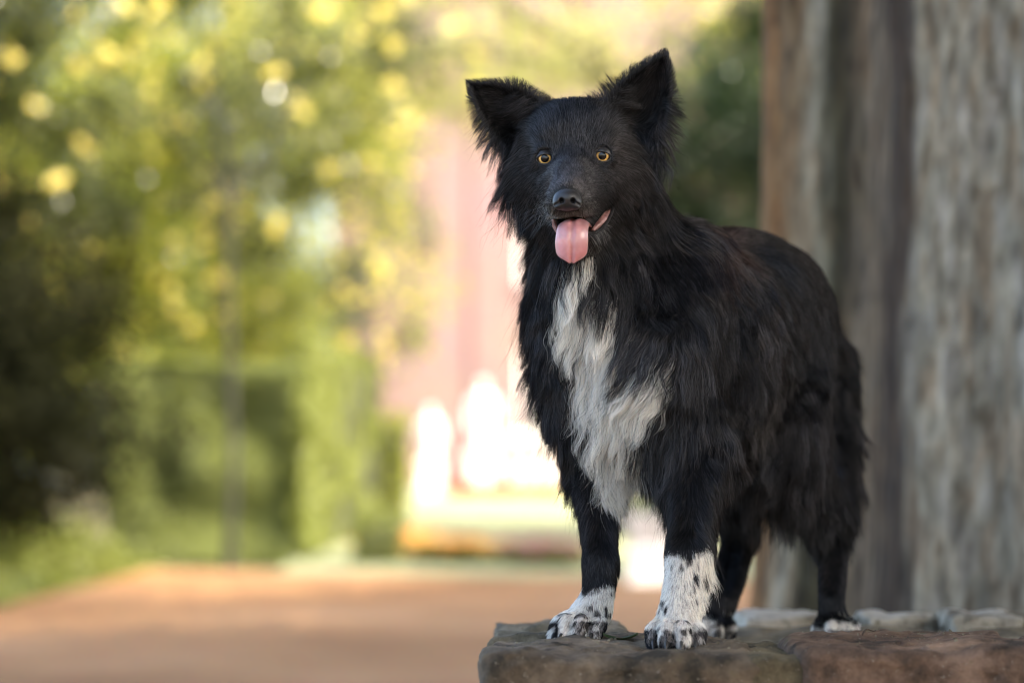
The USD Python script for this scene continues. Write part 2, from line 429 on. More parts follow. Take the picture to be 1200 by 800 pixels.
# ------------------------------------------------------------------ hedges
def hedge(name, corners, h, mat, label, seed, n, size=0.05, group=None):
    """A clipped hedge on a four-cornered plan: a dark twiggy core with leaves standing all over it."""
    rng = np.random.default_rng(seed)
    c = np.asarray(corners, float)
    o = c.mean(0)
    t = thing(name, label, 'hedge', (o[0], o[1], 0), group=group)
    c = c - o
    core = trimesh.Trimesh(np.vstack([np.c_[c * [0.93, 0.80], np.full(4, 0.0)], np.c_[c * [0.93, 0.80], np.full(4, h - 0.12)]]), [[0, 2, 1], [0, 3, 2], [4, 5, 6], [4, 6, 7]] + sum(([[i, (i + 1) % 4, (i + 1) % 4 + 4], [i, (i + 1) % 4 + 4, i + 4]] for i in range(4)), []), process=False)
    obj('branches', (np.array(core.vertices), np.array(core.faces)), twig, t)
    P_, N_ = [], []
    areas = [np.linalg.norm(c[(i + 1) % 4] - c[i]) * h for i in range(4)]
    top = 0.5 * abs(np.cross(c[2] - c[0], c[3] - c[1]))
    tot = sum(areas) + top
    for i in range(4):
        m = int(n * areas[i] / tot)
        a, b = c[i], c[(i + 1) % 4]
        s = rng.random(m)[:, None]
        q = a + (b - a) * s
        e = unit(b - a); nr = np.array([e[1], -e[0]])
        z = rng.random(m) * h
        bump = 0.20 * (meshkit.noise(np.c_[q * 2.6, z * 2.6], seed) - 0.5) - 0.03 * rng.random(m)
        q = q + nr * bump[:, None]
        P_.append(np.c_[q, z]); N_.append(np.tile([nr[0], nr[1], 0.35], (m, 1)))
    m = int(n * top / tot)
    uu, vv = rng.random((m, 1)), rng.random((m, 1))
    q = (c[0] * (1 - uu) + c[1] * uu) * (1 - vv) + (c[3] * (1 - uu) + c[2] * uu) * vv
    P_.append(np.c_[q, h + 0.22 * (meshkit.noise(np.c_[q * 2.5, uu], seed) - 0.5)]); N_.append(np.tile([0, 0, 1.0], (m, 1)))
    P_, N_ = np.vstack(P_), np.vstack(N_)
    obj('foliage', leaves_at(P_, N_, np.full(len(P_), size), rng), mat, t)
    return t


twig = rough_look('hedge_twigs', [(0.3, (0.012, 0.014, 0.006)), (0.7, (0.035, 0.035, 0.015))], 12, bump=0.8, bscale=40)
xy = lambda px, y: [(px - 600) / FPX * y * 1.003, y]
hedge('hedge', [xy(128, 19.9), xy(352, 19.6), [xy(352, 19.6)[0] - 0.05, 20.9], [xy(128, 19.9)[0], 21.0]], 1.62, L_teal, 'long shaded dark green hedge behind the slim tree stem', 41, 42000, 0.09)
hedge('hedge', [xy(352, 19.55), xy(446, 24.5), [xy(446, 24.5)[0] - 0.9, 24.6], [xy(352, 19.55)[0] - 0.06, 21.2]], 1.86, L_hedge, 'tall sunlit yellow-green hedge running back towards the lawn', 42, 24000, 0.085)
hedge('hedge', [xy(418, 18.9), xy(470, 18.9), xy(470, 19.7), xy(418, 19.6)], 0.42, L_hedge, 'low clipped box hedge at the foot of the tall sunlit hedge', 43, 2500, 0.04)
hedge('hedge', [xy(446, 27.5), xy(476, 27.5), [xy(476, 27.5)[0], 28.6], [xy(446, 27.5)[0], 28.6]], 1.42, L_yellow, 'narrow yellowish bush beside the shorter white statue', 44, 3000, 0.06)

hedge('hedge', [[3.9, -5.5], [5.2, -5.5], [5.6, 4.5], [4.2, 4.5]], 2.0, L_teal, 'unseen hedge added to the right of the ledge to cut side light on the dog', 45, 24000, 0.12)  # out-of-view hedge added to block low light from the right

# ------------------------------------------------------------------ pink building
brick_mat = look('pink_brick', {
    'tc': ('texture_coordinate', {}), 'mp': ('mapping', {'rotation': (math.pi / 2, 0, 0)}),
    'k': ('brick_texture', {'color1': (0.165, 0.092, 0.084), 'color2': (0.195, 0.114, 0.103), 'mortar': (0.20, 0.145, 0.13), 'scale': 1.0, 'brick_width': 0.23, 'row_height': 0.075, 'mortar_size': 0.008}),
    'n': ('noise_texture', {'scale': 0.6, 'detail': 4.0}), 'x': ('mix', {'mix_type': 'multiply', 'fac': 0.35}), 'p': ('principled_bsdf', {'roughness': 0.85})},
    [('tc.object', 'mp.vector'), ('mp.vector', 'k.vector'), ('tc.object', 'n.vector'), ('k.color', 'x.color1'), ('n.color', 'x.color2'), ('x.color', 'p.base_color')])
stone_trim = rough_look('pale_trim', [(0.3, (0.165, 0.105, 0.088)), (0.7, (0.195, 0.125, 0.105))], 3)
white_paint = rough_look('white_paint', [(0.3, (0.72, 0.70, 0.66)), (0.7, (0.80, 0.78, 0.74))], 5, bump=0.15)
glass_pane = look('window_glass', {'t': ('transparent_bsdf', {}), 'g': ('glossy_bsdf', {'roughness': 0.03, 'color': (0.9, 0.92, 0.95)}), 'f': ('fresnel', {'IOR': 1.5}), 'x': ('mix_closure', {})},
                  [('f.fac', 'x.fac'), ('t.BSDF', 'x.closure1'), ('g.BSDF', 'x.closure2')], surface='x.closure')
room_dark = look('room_dark', {'p': ('principled_bsdf', {'base_color': (0.05, 0.045, 0.04), 'roughness': 0.9})}, [])
roof_mat = rough_look('roof_tiles', [(0.3, (0.10, 0.06, 0.05)), (0.7, (0.17, 0.10, 0.08))], 4)
BX, BY, BZ = -4.2, 56.0, 0.5
bld = thing('brick_house', 'tall pink brick building behind the white statues', 'building', (BX, BY, BZ))
W_, D_, H_ = 17.0, 9.0, 12.5
wins = [(x, z) for x in (5.0, 8.6, 12.2, 15.6) for z in (1.1, 4.7)]
ww, wh_ = 1.25, 2.1
door_x = 8.15


def box(x0, x1, y0, y1, z0, z1):
    b = trimesh.creation.box((x1 - x0, y1 - y0, z1 - z0)); b.apply_translation(((x0 + x1) / 2, (y0 + y1) / 2, (z0 + z1) / 2))
    return np.array(b.vertices), np.array(b.faces)


import shapely.geometry as sg
face = sg.box(0, 0, W_, H_)
for x, z in wins:
    face = face.difference(sg.box(x - ww / 2, z, x + ww / 2, z + wh_))
fm = trimesh.creation.extrude_polygon(face, 0.35, engine='earcut')
fv = np.array(fm.vertices)[:, [0, 2, 1]]
obj('wall', join([(fv, np.array(fm.faces)[:, ::-1]), box(0, 0.35, 0.352, D_, 0, H_), box(W_ - 0.35, W_, 0.352, D_, 0, H_), box(0.352, W_ - 0.352, D_ - 0.35, D_, 0, H_)]), brick_mat, bld)
obj('floor_inside', box(0.4, W_ - 0.4, 0.5, D_ - 0.5, 0.0, 0.05), room_dark, bld)
obj('cornice', box(-0.25, W_ + 0.25, -0.22, D_ + 0.2, H_, H_ + 0.35), stone_trim, bld)
rv = np.array([(-.4, -.35, H_ + .35), (W_ + .4, -.35, H_ + .35), (W_ + .4, D_ + .35, H_ + .35), (-.4, D_ + .35, H_ + .35), (3, D_ / 2, H_ + 3.4), (W_ - 3, D_ / 2, H_ + 3.4)])
obj('roof', (rv, np.array([[0, 1, 5], [0, 5, 4], [1, 2, 5], [2, 3, 4], [2, 4, 5], [3, 0, 4], [0, 2, 1], [0, 3, 2]])), roof_mat, bld)
for x in (3.55, 10.4):
    obj('pilaster', box(x - 0.3, x + 0.3, -0.05, -0.002, 0, H_ - 0.004), brick_mat, bld)
for x, z in wins:
    x0, x1, z1 = x - ww / 2, x + ww / 2, z + wh_
    w_ = obj('window', join([box(x0, x0 + .07, .1, .17, z, z1), box(x1 - .07, x1, .1, .17, z, z1), box(x0 + .072, x1 - .072, .1, .17, z, z + .07), box(x0 + .072, x1 - .072, .1, .17, z1 - .07, z1), box(x - .025, x + .025, .105, .165, z + .072, z1 - .072), box(x0 + .072, x - .027, .105, .165, z + wh_ * .6, z + wh_ * .6 + .045), box(x + .027, x1 - .072, .105, .165, z + wh_ * .6, z + wh_ * .6 + .045)]), white_paint, bld)
    obj('pane', box(x0 + .05, x1 - .05, .13, .138, z + .05, z1 - .05), glass_pane, w_)
    obj('sill', box(x0 - .1, x1 + .1, -.10, -.003, z - .12, z - .004), stone_trim, w_)
    obj('curtain', box(x0 - .1, x1 + .1, 0.55, 0.57, z - .1, z1 + .1), room_dark, w_)

# ------------------------------------------------------------------ white statues, bench, planter
marble = rough_look('white_marble', [(0.3, (0.46, 0.43, 0.40)), (0.7, (0.58, 0.55, 0.52))], 4, bump=0.2)


def statue(loc, s, label, seed, arm):
    t = thing('garden_statue', label, 'statue', loc)
    ped = join([box(-.24, .24, -.24, .24, 0, .10), box(-.19, .19, -.19, .19, .103, .52), box(-.23, .23, -.23, .23, .523, .60)])
    obj('pedestal', (ped[0] * s, ped[1]), marble, t)
    F = Field((-.35, -.3, .58), (.35, .3, 1.72), 0.012)
    F.cone((0, 0, .62), (0.01, 0, .98), .155, .105, .03)
    F.cone((0.01, 0, .98), (-.01, 0, 1.26), .105, .135, .04)
    F.cone((-.10, 0, 1.33), (.10, 0, 1.33), .060, .060, .04)
    F.cone((0, 0, 1.33), (0, -.01, 1.44), .045, .042, .02)
    F.ball((0, -.015, 1.525), (.066, .080, .090), .015)
    F.ball((0, .045, 1.545), (.060, .05, .06), .02)
    for sx in (-1, 1):
        el = (sx * .20, -.02, 1.10); F.cone((sx * .155, 0, 1.32), el, .050, .040, .03)
        F.cone(el, (sx * (.03 if sx == arm else .17), -.15, 1.16 if sx == arm else .90), .038, .030, .02)
    v, q = F.surface()
    a = np.arctan2(v[:, 1], v[:, 0])
    fold = 0.012 * np.sin(a * 9 + v[:, 2] * 6 + seed) * np.clip((1.2 - v[:, 2]) / .3, 0, 1)
    v = v + F.grad(v) * fold[:, None]
    obj('figure', (v * s, tris(q)), marble, t, smooth=True)


y_ = 36.0
zl = float(lawn_z(np.array(0.0), np.array(y_)))
statue((*xy(505, y_)[:2], zl), 0.80, 'smaller white marble statue standing nearest the yellowish bush', 1, -1)
statue((*xy(566, y_ + .3)[:2], zl), 1.06, 'larger white marble statue standing next to the stone balustrade', 2, 1)
bx0, bx1 = xy(592, 37)[0], xy(760, 37)[0]
bal = thing('balustrade', 'low white stone balustrade running from the larger statue behind the dog', 'balustrade', (bx0, 37.0, zl))
obj('rail', box(0, bx1 - bx0, -.16, .16, .80, .92), marble, bal)
obj('plinth', box(0, bx1 - bx0, -.17, .17, -.05, .16), marble, bal)
prof = np.array([(0.05, .163), (.08, .20), (.085, .30), (.06, .42), (.04, .55), (.05, .66), (.075, .74), (.075, .797)])
for k in range(10):
    rv_ = trimesh.creation.revolve(np.vstack([[0, .163], prof, [0, .797]]), sections=14)
    rv_.apply_translation((.12 + k * (bx1 - bx0 - .24) / 9, 0, 0))
    obj('baluster', rv_, marble, bal, smooth=40)
pl = thing('planter', 'white stone planter box on the lawn edge, seen between the dog\'s front legs', 'planter', (*xy(782, 15.9)[:2], 0))
obj('trough', join([box(-.28, .28, -.24, .24, 0.02, .07), box(-.25, .25, -.21, .21, .073, .40), box(-.29, .29, -.25, .25, .403, .47)]), marble, pl)
rp = np.random.default_rng(5)
o_ = rp.normal(0, 1, (900, 3)) * (.13, .11, .06) + (0, 0, .53)
obj('plants', leaves_at(o_, np.tile([0, 0, 1.0], (900, 1)), np.full(900, .05), rp), L_green, pl)


def flowers(loc, r, n, colour, label, seed):
    """A clump of flowers: stems and leaves with blossoms above."""
    rng = np.random.default_rng(seed)
    key = 'petal_%02d%02d%02d' % tuple(int(99 * c) for c in colour)
    if key not in petals:
        petals[key] = leaf_look(key, tuple(0.7 * c for c in colour), colour, 0.3, 0.5, 0.3)
    t = thing('flower_clump', label, 'flowers', loc)
    p = rng.normal(0, 1, (n, 3)) * (r * .5, r * .35, 0.0); p[:, 2] = rng.uniform(.02, .17, n)
    obj('leaves', leaves_at(p, np.tile([0, 0, 1.0], (n, 1)), np.full(n, .07), rng), L_hedge, t)
    p = rng.normal(0, 1, (n // 2, 3)) * (r * .5, r * .35, 0.0); p[:, 2] = rng.uniform(.10, .20, n // 2)
    obj('blossoms', leaves_at(p, np.tile([0, -.5, 1.0], (n // 2, 1)), np.full(n // 2, .085), rng), petals[key], t)


petals = {}
for px_, yy, r_, c_, lab in (
        (548, 19.0, .28, (0.55, 0.26, 0.07), 'orange flowers in the middle of the bed along the lawn\'s front edge'),
        (462, 20.5, .25, (0.70, 0.30, 0.06), 'pale orange flowers at the corner of the low box hedge'),
        (508, 19.4, .30, (0.58, 0.33, 0.09), 'amber flowers between the box hedge and the orange clump'),
        (618, 19.0, .32, (0.36, 0.17, 0.17), 'dull pink flowers by the lawn edge close to the dog\'s chest'),
        (650, 18.6, .28, (0.26, 0.12, 0.13), 'dark pink flowers just beside the dog\'s front leg'),
        (548, 35.0, .34, (0.55, 0.09, 0.03), 'red flowers at the foot of the larger statue'),
        (592, 35.2, .34, (0.62, 0.20, 0.04), 'reddish orange flowers under the end of the balustrade'),
        (640, 35.0, .38, (0.66, 0.34, 0.06), 'yellow orange flowers in front of the balustrade near the dog')):
    flowers((*xy(px_, yy)[:2], float(lawn_z(np.array(0.), np.array(yy)))), r_, 500, c_, lab, int(px_))

# ------------------------------------------------------------------ the great trunk beside the ledge and the crown that shades the dog
big = thing('old_tree', 'huge old tree with fluted, mottled grey trunk beside the ledge', 'tree', (1.60, 5.35, 0))
na, nz = 900, 300
A, Z = np.meshgrid(np.linspace(0, 2 * np.pi, na, endpoint=False), np.linspace(-0.1, 4.6, nz), indexing='ij')
flute = 0.0
for ang, amp, wid in ((-2.42, .13, .20), (-1.98, .16, .20), (-2.95, .15, .17), (-3.30, .12, .2), (-1.35, .12, .28), (-0.5, .12, .3), (0.4, .13, .3), (1.2, .12, .3), (2.1, .12, .3)):
    dA = np.angle(np.exp(1j * (A - ang - 0.05 * np.sin(Z * 0.9 + ang))))
    flute = flute + amp * np.exp(-(dA / wid) ** 2)
R = 0.90 + flute + 0.10 * np.exp(-(Z / 0.5)) + 0.05 * np.clip(Z - 2.6, 0, 9) ** 1.5 * 0.4
q = np.stack([np.cos(A) * R, np.sin(A) * R, Z], -1)
ridge = meshkit.fbm(q * (9, 9, 1.7), 4, 3) - 0.5
flake = meshkit.noise(q * (34, 34, 11), 8) - 0.5
R = R + 0.030 * ridge + 0.010 * flake
bvx = np.stack([np.cos(A) * R + 0.02 * Z * 0, np.sin(A) * R, Z], -1).reshape(-1, 3)
i, j = np.meshgrid(np.arange(na), np.arange(nz - 1), indexing='ij')
bfx = tris(np.stack([i * nz + j, ((i + 1) % na) * nz + j, ((i + 1) % na) * nz + j + 1, i * nz + j + 1], -1).reshape(-1, 4))
# bark bands with shade of the recesses painted in; lichen and flaking over them
bark_shade_bands = np.array([(860, .26, .165, .085), (898, .33, .19, .085), (912, .24, .16, .085), (926, .42, .385, .31), (946, .40, .375, .305), (962, .085, .078, .042), (992, .075, .060, .036), (1008, .25, .20, .145), (1034, .22, .17, .12), (1050, .075, .052, .034), (1070, .085, .060, .042), (1086, .42, .395, .335), (1140, .44, .42, .37), (1210, .40, .385, .34)])
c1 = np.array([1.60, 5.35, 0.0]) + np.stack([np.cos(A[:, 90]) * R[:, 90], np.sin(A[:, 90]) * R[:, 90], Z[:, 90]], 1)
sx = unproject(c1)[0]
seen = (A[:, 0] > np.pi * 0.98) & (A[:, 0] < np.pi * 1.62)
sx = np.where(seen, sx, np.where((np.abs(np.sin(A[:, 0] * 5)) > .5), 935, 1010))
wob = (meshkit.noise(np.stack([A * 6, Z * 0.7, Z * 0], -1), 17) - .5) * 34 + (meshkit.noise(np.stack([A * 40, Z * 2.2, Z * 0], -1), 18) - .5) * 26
tint = np.stack([np.interp(sx[:, None] + wob, bark_shade_bands[:, 0], bark_shade_bands[:, k]) for k in (1, 2, 3)], -1)
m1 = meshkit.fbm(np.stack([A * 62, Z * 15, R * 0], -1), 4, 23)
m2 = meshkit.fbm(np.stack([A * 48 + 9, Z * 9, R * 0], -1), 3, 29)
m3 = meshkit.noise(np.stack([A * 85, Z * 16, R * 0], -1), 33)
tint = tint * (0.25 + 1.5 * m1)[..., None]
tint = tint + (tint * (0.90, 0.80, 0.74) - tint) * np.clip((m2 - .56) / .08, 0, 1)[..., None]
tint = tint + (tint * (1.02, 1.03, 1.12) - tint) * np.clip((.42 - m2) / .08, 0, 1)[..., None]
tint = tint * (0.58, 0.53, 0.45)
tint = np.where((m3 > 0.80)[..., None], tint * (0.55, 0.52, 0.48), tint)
big_bark = look('mottled_bark', {
    'a': ('attribute', {'attribute': 'tint'}), 'tc': ('texture_coordinate', {}), 'mq': ('mapping', {'scale': (1, 1, 0.40)}),
    'n2': ('noise_texture', {'scale': 48.0, 'detail': 6.0, 'roughness': 0.7}), 'r2': ('rgb_ramp', {'ramp': [(0.3, (0.55, 0.5, 0.45)), (0.65, (1.15, 1.12, 1.08))]}),
    'x': ('mix', {'mix_type': 'multiply', 'fac': 0.8}), 'b': ('bump', {'strength': 0.7, 'distance': 0.015}), 'p': ('principled_bsdf', {'roughness': 0.88, 'specular_ior_level': 0.2})},
    [('tc.object', 'mq.vector'), ('mq.vector', 'n2.vector'), ('n2.fac', 'r2.fac'), ('a.color', 'x.color1'), ('r2.color', 'x.color2'), ('x.color', 'p.base_color'), ('n2.fac', 'b.height'), ('b.normal', 'p.normal')])
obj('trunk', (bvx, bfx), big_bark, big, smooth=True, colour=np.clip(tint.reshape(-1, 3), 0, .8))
rb = np.random.default_rng(77)
(lv, lf), cc = crown_leaves(rb, (6.6, 6.4, 2.0), 80000, 0.17, 170, 0.2, 0.25)
lv = lv + np.array([3.3, -4.2, 6.4])
cc = cc + np.array([3.3, -4.2, 6.4])
lp = []
for t in cc[rb.permutation(len(cc))[:16]]:
    s = np.linspace(0, 1, 7)[:, None]
    st = np.array([0, 0, 4.1])
    lp.append(tube(st + (t - st) * s + np.array([0, 0, 1.0]) * s * (1 - s) * 1.2, 0.34 * (1 - 0.9 * s[:, 0]), 8))
obj('limbs', join(lp), bark_plain, big, smooth=True)
obj('crown', (lv, lf), L_green, big)

# ------------------------------------------------------------------ the ledge
ledge = thing('stone_ledge', 'weathered sandstone ledge of rough coping stones that the dog stands on', 'stone ledge', (0, 0, 0))
led_mats = []
for k, (c0_, c1_, c2_) in enumerate((((0.045, 0.036, 0.023), (0.165, 0.122, 0.078), (0.31, 0.235, 0.155)), ((0.045, 0.031, 0.020), (0.180, 0.112, 0.072), (0.33, 0.215, 0.145)), ((0.075, 0.062, 0.038), (0.22, 0.18, 0.115), (0.38, 0.32, 0.22)), ((0.12, 0.10, 0.07), (0.50, 0.45, 0.36), (0.68, 0.62, 0.52)), ((0.05, 0.04, 0.022), (0.17, 0.135, 0.075), (0.31, 0.245, 0.145)))):
    led_mats.append(look(f'sandstone_{"abcde"[k]}', {
        'tc': ('texture_coordinate', {}), 'n': ('noise_texture', {'scale': 13.0, 'detail': 9.0, 'roughness': 0.70}), 'r': ('rgb_ramp', {'ramp': [(0.36, c0_), (0.5, c1_), (0.64, c2_)]}),
        'n2': ('noise_texture', {'scale': 26.0, 'detail': 6.0, 'roughness': 0.7}), 'r2': ('rgb_ramp', {'ramp': [(0.60, (0, 0, 0)), (0.70, (0.8, 0.8, 0.8))]}), 'm': ('mix', {'color2': (0.11, 0.092, 0.032)}),
        'v': ('noise_texture', {'scale': 130.0, 'detail': 4.0, 'roughness': 0.7}), 'r3': ('rgb_ramp', {'ramp': [(0.63, (0, 0, 0)), (0.70, (0.8, 0.8, 0.8))]}), 'm2': ('mix', {'color2': (0.36, 0.31, 0.24)}),
        'n4': ('noise_texture', {'scale': 120.0, 'detail': 10.0, 'roughness': 0.80}), 'b': ('bump', {'strength': 1.0, 'distance': 0.012}), 'p': ('principled_bsdf', {'roughness': 0.85, 'specular_ior_level': 0.25})},
        [('tc.object', 'n.vector'), ('n.fac', 'r.fac'), ('tc.object', 'n2.vector'), ('n2.fac', 'r2.fac'), ('r.color', 'm.color1'), ('r2.color', 'm.fac'), ('tc.object', 'v.vector'), ('v.fac', 'r3.fac'), ('m.color', 'm2.color1'), ('r3.color', 'm2.fac'),
         ('m2.color', 'p.base_color'), ('tc.object', 'n4.vector'), ('n4.fac', 'b.height'), ('b.normal', 'p.normal')]))


def stone(x0, x1, y0, y1, z0, z1, mat, rnd, seed, amp=0.012, h=0.006, name='stone', label=None, tilt=0.0):
    F = Field((x0 - .05, y0 - .05, z0 - .05), (x1 + .05, y1 + .05, z1 + .06), h)
    ax = [F.o[k] + F.h * np.arange(F.n[k]) for k in range(3)]
    X, Y, Z = np.meshgrid(*ax, indexing='ij')
    c = np.array([(x0 + x1) / 2, (y0 + y1) / 2, (z0 + z1) / 2]); hf = np.array([x1 - x0, y1 - y0, z1 - z0]) / 2 - rnd
    qx, qy, qz = np.abs(X - c[0]) - hf[0], np.abs(Y - c[1]) - hf[1], np.abs(Z - c[2] - tilt * (Y - c[1])) - hf[2]
    d = np.sqrt(np.maximum(qx, 0) ** 2 + np.maximum(qy, 0) ** 2 + np.maximum(qz, 0) ** 2) + np.minimum(np.maximum(np.maximum(qx, qy), qz), 0) - rnd
    p = np.stack([X, Y, Z], -1)
    chip = np.clip(meshkit.fbm(p * (30, 30, 46), 3, seed + 7) - 0.56, 0, 1)
    d = d + amp * 2.2 * chip + amp * (meshkit.fbm(p * (11, 11, 16), 4, seed) - 0.5) * 2 + amp * 0.5 * (meshkit.fbm(p * (55, 55, 80), 2, seed + 3) - 0.5)
    F.F = d.astype(np.float32)
    v, q = F.surface(1)
    return tag(obj(name, (v, tris(q)), mat, ledge, smooth=True), label)


stone(-0.035, 0.277, 2.70, 3.02, 0.30, 0.502, led_mats[0], 0.017, 1, 0.015, 0.003)
stone(0.262, 0.335, 2.706, 2.97, 0.30, 0.500, led_mats[4], 0.010, 12, 0.014, 0.003, 'mortar')
stone(0.318, 0.60, 2.70, 2.98, 0.30, 0.512, led_mats[1], 0.018, 2, 0.016, 0.003)
stone(0.612, 0.95, 2.69, 3.0, 0.30, 0.500, led_mats[1], 0.018, 3, 0.015, 0.004)
stone(0.958, 1.40, 2.69, 3.0, 0.30, 0.500, led_mats[0], 0.03, 4, 0.009)
stone(-0.025, 0.15, 3.022, 3.42, 0.30, 0.503, led_mats[2], 0.014, 5, 0.020, 0.004)
stone(0.155, 0.62, 2.985, 3.42, 0.30, 0.477, led_mats[2], 0.014, 6, 0.007, 0.004)
stone(0.625, 1.30, 3.01, 3.44, 0.30, 0.488, led_mats[2], 0.025, 7, 0.012)
stone(0.24, 0.62, 3.43, 3.80, 0.30, 0.482, led_mats[2], 0.025, 8, 0.012)
stone(0.625, 1.30, 3.445, 3.85, 0.30, 0.490, led_mats[2], 0.025, 9, 0.014)
for k, (a_, b_, y0_, z_) in enumerate(((866, 955, 3.62, .497), (1008, 1082, 3.62, .500), (1105, 1185, 3.52, .506))):
    X0, X1 = xy(a_, y0_)[0], xy(b_, y0_)[0]
    stone(X0, X1, y0_ - .07, y0_ + .10, 0.470, z_ - .004, led_mats[3], 0.006, 30 + k, 0.014, 0.003, 'lichen_stone')
body_low = box(0.0, 1.36, 2.76, 3.80, 0.0, 0.299)
obj('base', body_low, led_mats[0], ledge)
lm = look('fallen_leaf', {'p': ('principled_bsdf', {'base_color': (0.035, 0.055, 0.012), 'roughness': 0.6})}, [])
lx = P(727, 751, 2.93)
t_ = np.linspace(-1, 1, 11)
wv = 0.011 * (1 - t_ ** 2)
lfv = np.concatenate([np.stack([lx[0] + t_ * .021, lx[1] + s * wv, 0.5055 + .006 * t_ ** 2 + (0.003 if s else 0) * np.ones(11)], 1) for s in (-1, 0, 1)])
lff = np.array([[r * 11 + k, r * 11 + k + 1, (r + 1) * 11 + k + 1, (r + 1) * 11 + k] for r in range(2) for k in range(10)])
tag(obj('fallen_leaf', (lfv, tris(lff)), lm), 'small green leaf lying on the stone between the dog\'s front paws', 'leaf')
tw = look('twig_bark', {'p': ('principled_bsdf', {'base_color': (0.06, 0.035, 0.02), 'roughness': 0.8})}, [])
s_ = np.linspace(0, 1, 7)[:, None]
for nm, p0, p1, r_, lab in (('twig', (0.418, 2.90, 0.514), (0.438, 2.93, 0.520), .0013, 'short reddish twig on the stone beside the dog\'s hind paw'), ('twig', (0.52, 3.20, 0.496), (0.60, 3.18, 0.494), .0018, 'thin dark twig on the back of the ledge by the pale lichen stones')):
    q_ = np.array(p0) + (np.array(p1) - p0) * s_ + np.array([0, .004, .003]) * np.sin(s_ * 5)
    tag(obj(nm, tube(q_, r_ * (1 - .5 * s_[:, 0]), 6), tw, smooth=True), lab, 'twig')
rg = np.random.default_rng(91)
gp = []
for k in range(260):
    m_ = trimesh.creation.icosphere(0, rg.uniform(.0007, .0022)); v_ = np.array(m_.vertices) * rg.uniform(.6, 1.3, 3)
    x_ = rg.uniform(0.0, 0.62); y_ = rg.uniform(2.76, 3.3)
    gp.append((v_ + (x_, y_, 0), np.array(m_.faces), x_, y_))
tops = []
for q_ in Usd.PrimRange(ledge):
    if q_.IsA(UsdGeom.Mesh) and q_.GetName().startswith(('stone', 'mortar')):
        tops.append(np.array(UsdGeom.Mesh(q_).GetPointsAttr().Get()))
tops = np.vstack(tops); tops = tops[tops[:, 2] > 0.45]
tk = cKDTree(tops[:, :2])
gv = []
for v_, f_, x_, y_ in gp:
    i_ = tk.query_ball_point((x_, y_), 0.006)
    if i_:
        gv.append((v_ + (0, 0, tops[i_, 2].max() + 0.0004), f_))
tag(obj('grit', join(gv), led_mats[2], ledge), 'grit and crumbs lying on the ledge', kind='stuff')
# ================================================================== the dog
rng = np.random.default_rng(11)
fd = Field((-0.16, 2.62, 0.44), (0.62, 3.78, 1.25), 0.0036)
HEAD_K = 0.014
# trunk
fd.cone(P(730, 395, 3.05), P(802, 398, 3.19), 0.088, 0.120, 0.04)
fd.cone(P(802, 398, 3.19), P(862, 368, 3.33), 0.120, 0.108, 0.04)
fd.cone(P(862, 368, 3.33), P(900, 354, 3.45), 0.108, 0.086, 0.04)
fd.cone(P(716, 455, 3.02), P(792, 500, 3.16), 0.055, 0.060, 0.05)
fd.cone(P(692, 205, 3.04), P(724, 325, 3.09), 0.066, 0.092, 0.05)
fd.cone(P(680, 245, 2.98), P(690, 345, 3.00), 0.045, 0.068, 0.04)
# fore legs
fd.cone(P(808, 312, 3.12), P(772, 425, 2.98), 0.050, 0.048, 0.04)
fd.cone(P(772, 425, 2.98), P(818, 530, 3.00), 0.050, 0.042, 0.03)
fd.cone(P(818, 530, 3.00), P(806, 655, 2.895), 0.036, 0.0215, 0.02)
fd.cone(P(806, 655, 2.895), P(797, 715, 2.872), 0.023, 0.022, 0.015)
fd.cone(P(702, 330, 3.12), P(680, 425, 3.03), 0.052, 0.041, 0.04)
fd.cone(P(680, 425, 3.03), P(699, 545, 3.07), 0.041, 0.033, 0.03)
fd.cone(P(699, 545, 3.07), P(704, 660, 2.985), 0.029, 0.0175, 0.02)
fd.cone(P(704, 660, 2.985), P(699, 712, 2.968), 0.0185, 0.0185, 0.015)
# hind legs
fd.cone(P(914, 378, 3.39), P(908, 510, 3.28), 0.078, 0.066, 0.03)
fd.cone(P(898, 505, 3.28), P(978, 612, 3.41), 0.050, 0.024, 0.03)
fd.cone(P(978, 612, 3.41), P(974, 705, 3.325), 0.020, 0.0165, 0.015)
fd.cone(P(850, 385, 3.50), P(838, 520, 3.42), 0.075, 0.050, 0.04)
fd.cone(P(838, 520, 3.42), P(868, 622, 3.55), 0.046, 0.024, 0.03)
fd.cone(P(868, 622, 3.55), P(846, 705, 3.41), 0.022, 0.020, 0.015)
# tail, hanging
fd.cone(P(930, 325, 3.53), P(978, 420, 3.60), 0.032, 0.022, 0.03)
fd.cone(P(978, 420, 3.60), P(992, 560, 3.60), 0.024, 0.016, 0.02)


def paw(c, zg, fwd, s=1.0):
    """A pad and four toes on the stone at height zg."""
    f = unit([fwd[0], fwd[1], 0]); l = np.array([f[1], -f[0], 0]); c = np.array([c[0], c[1], zg])
    up = np.array([0, 0, 1.0])
    fd.cone(c - f * 0.012 * s + up * 0.030 * s, c + up * 0.022 * s, 0.022 * s, 0.020 * s, 0.012)
    for a, b, h in ((-0.0245, 0.012, 0.0), (-0.0088, 0.026, 0.003), (0.0088, 0.026, 0.003), (0.0245, 0.012, 0.0)):
        k = c + l * a * s + f * b * s
        fd.cone(c + l * a * 0.75 * s - f * 0.002 + up * 0.028 * s, k + up * (0.0215 * s + h), 0.0092 * s, 0.0100 * s, 0.0025)
        fd.cone(k + up * (0.0215 * s + h), k + f * 0.010 * s + up * 0.0115 * s, 0.0100 * s, 0.0094 * s, 0.002)


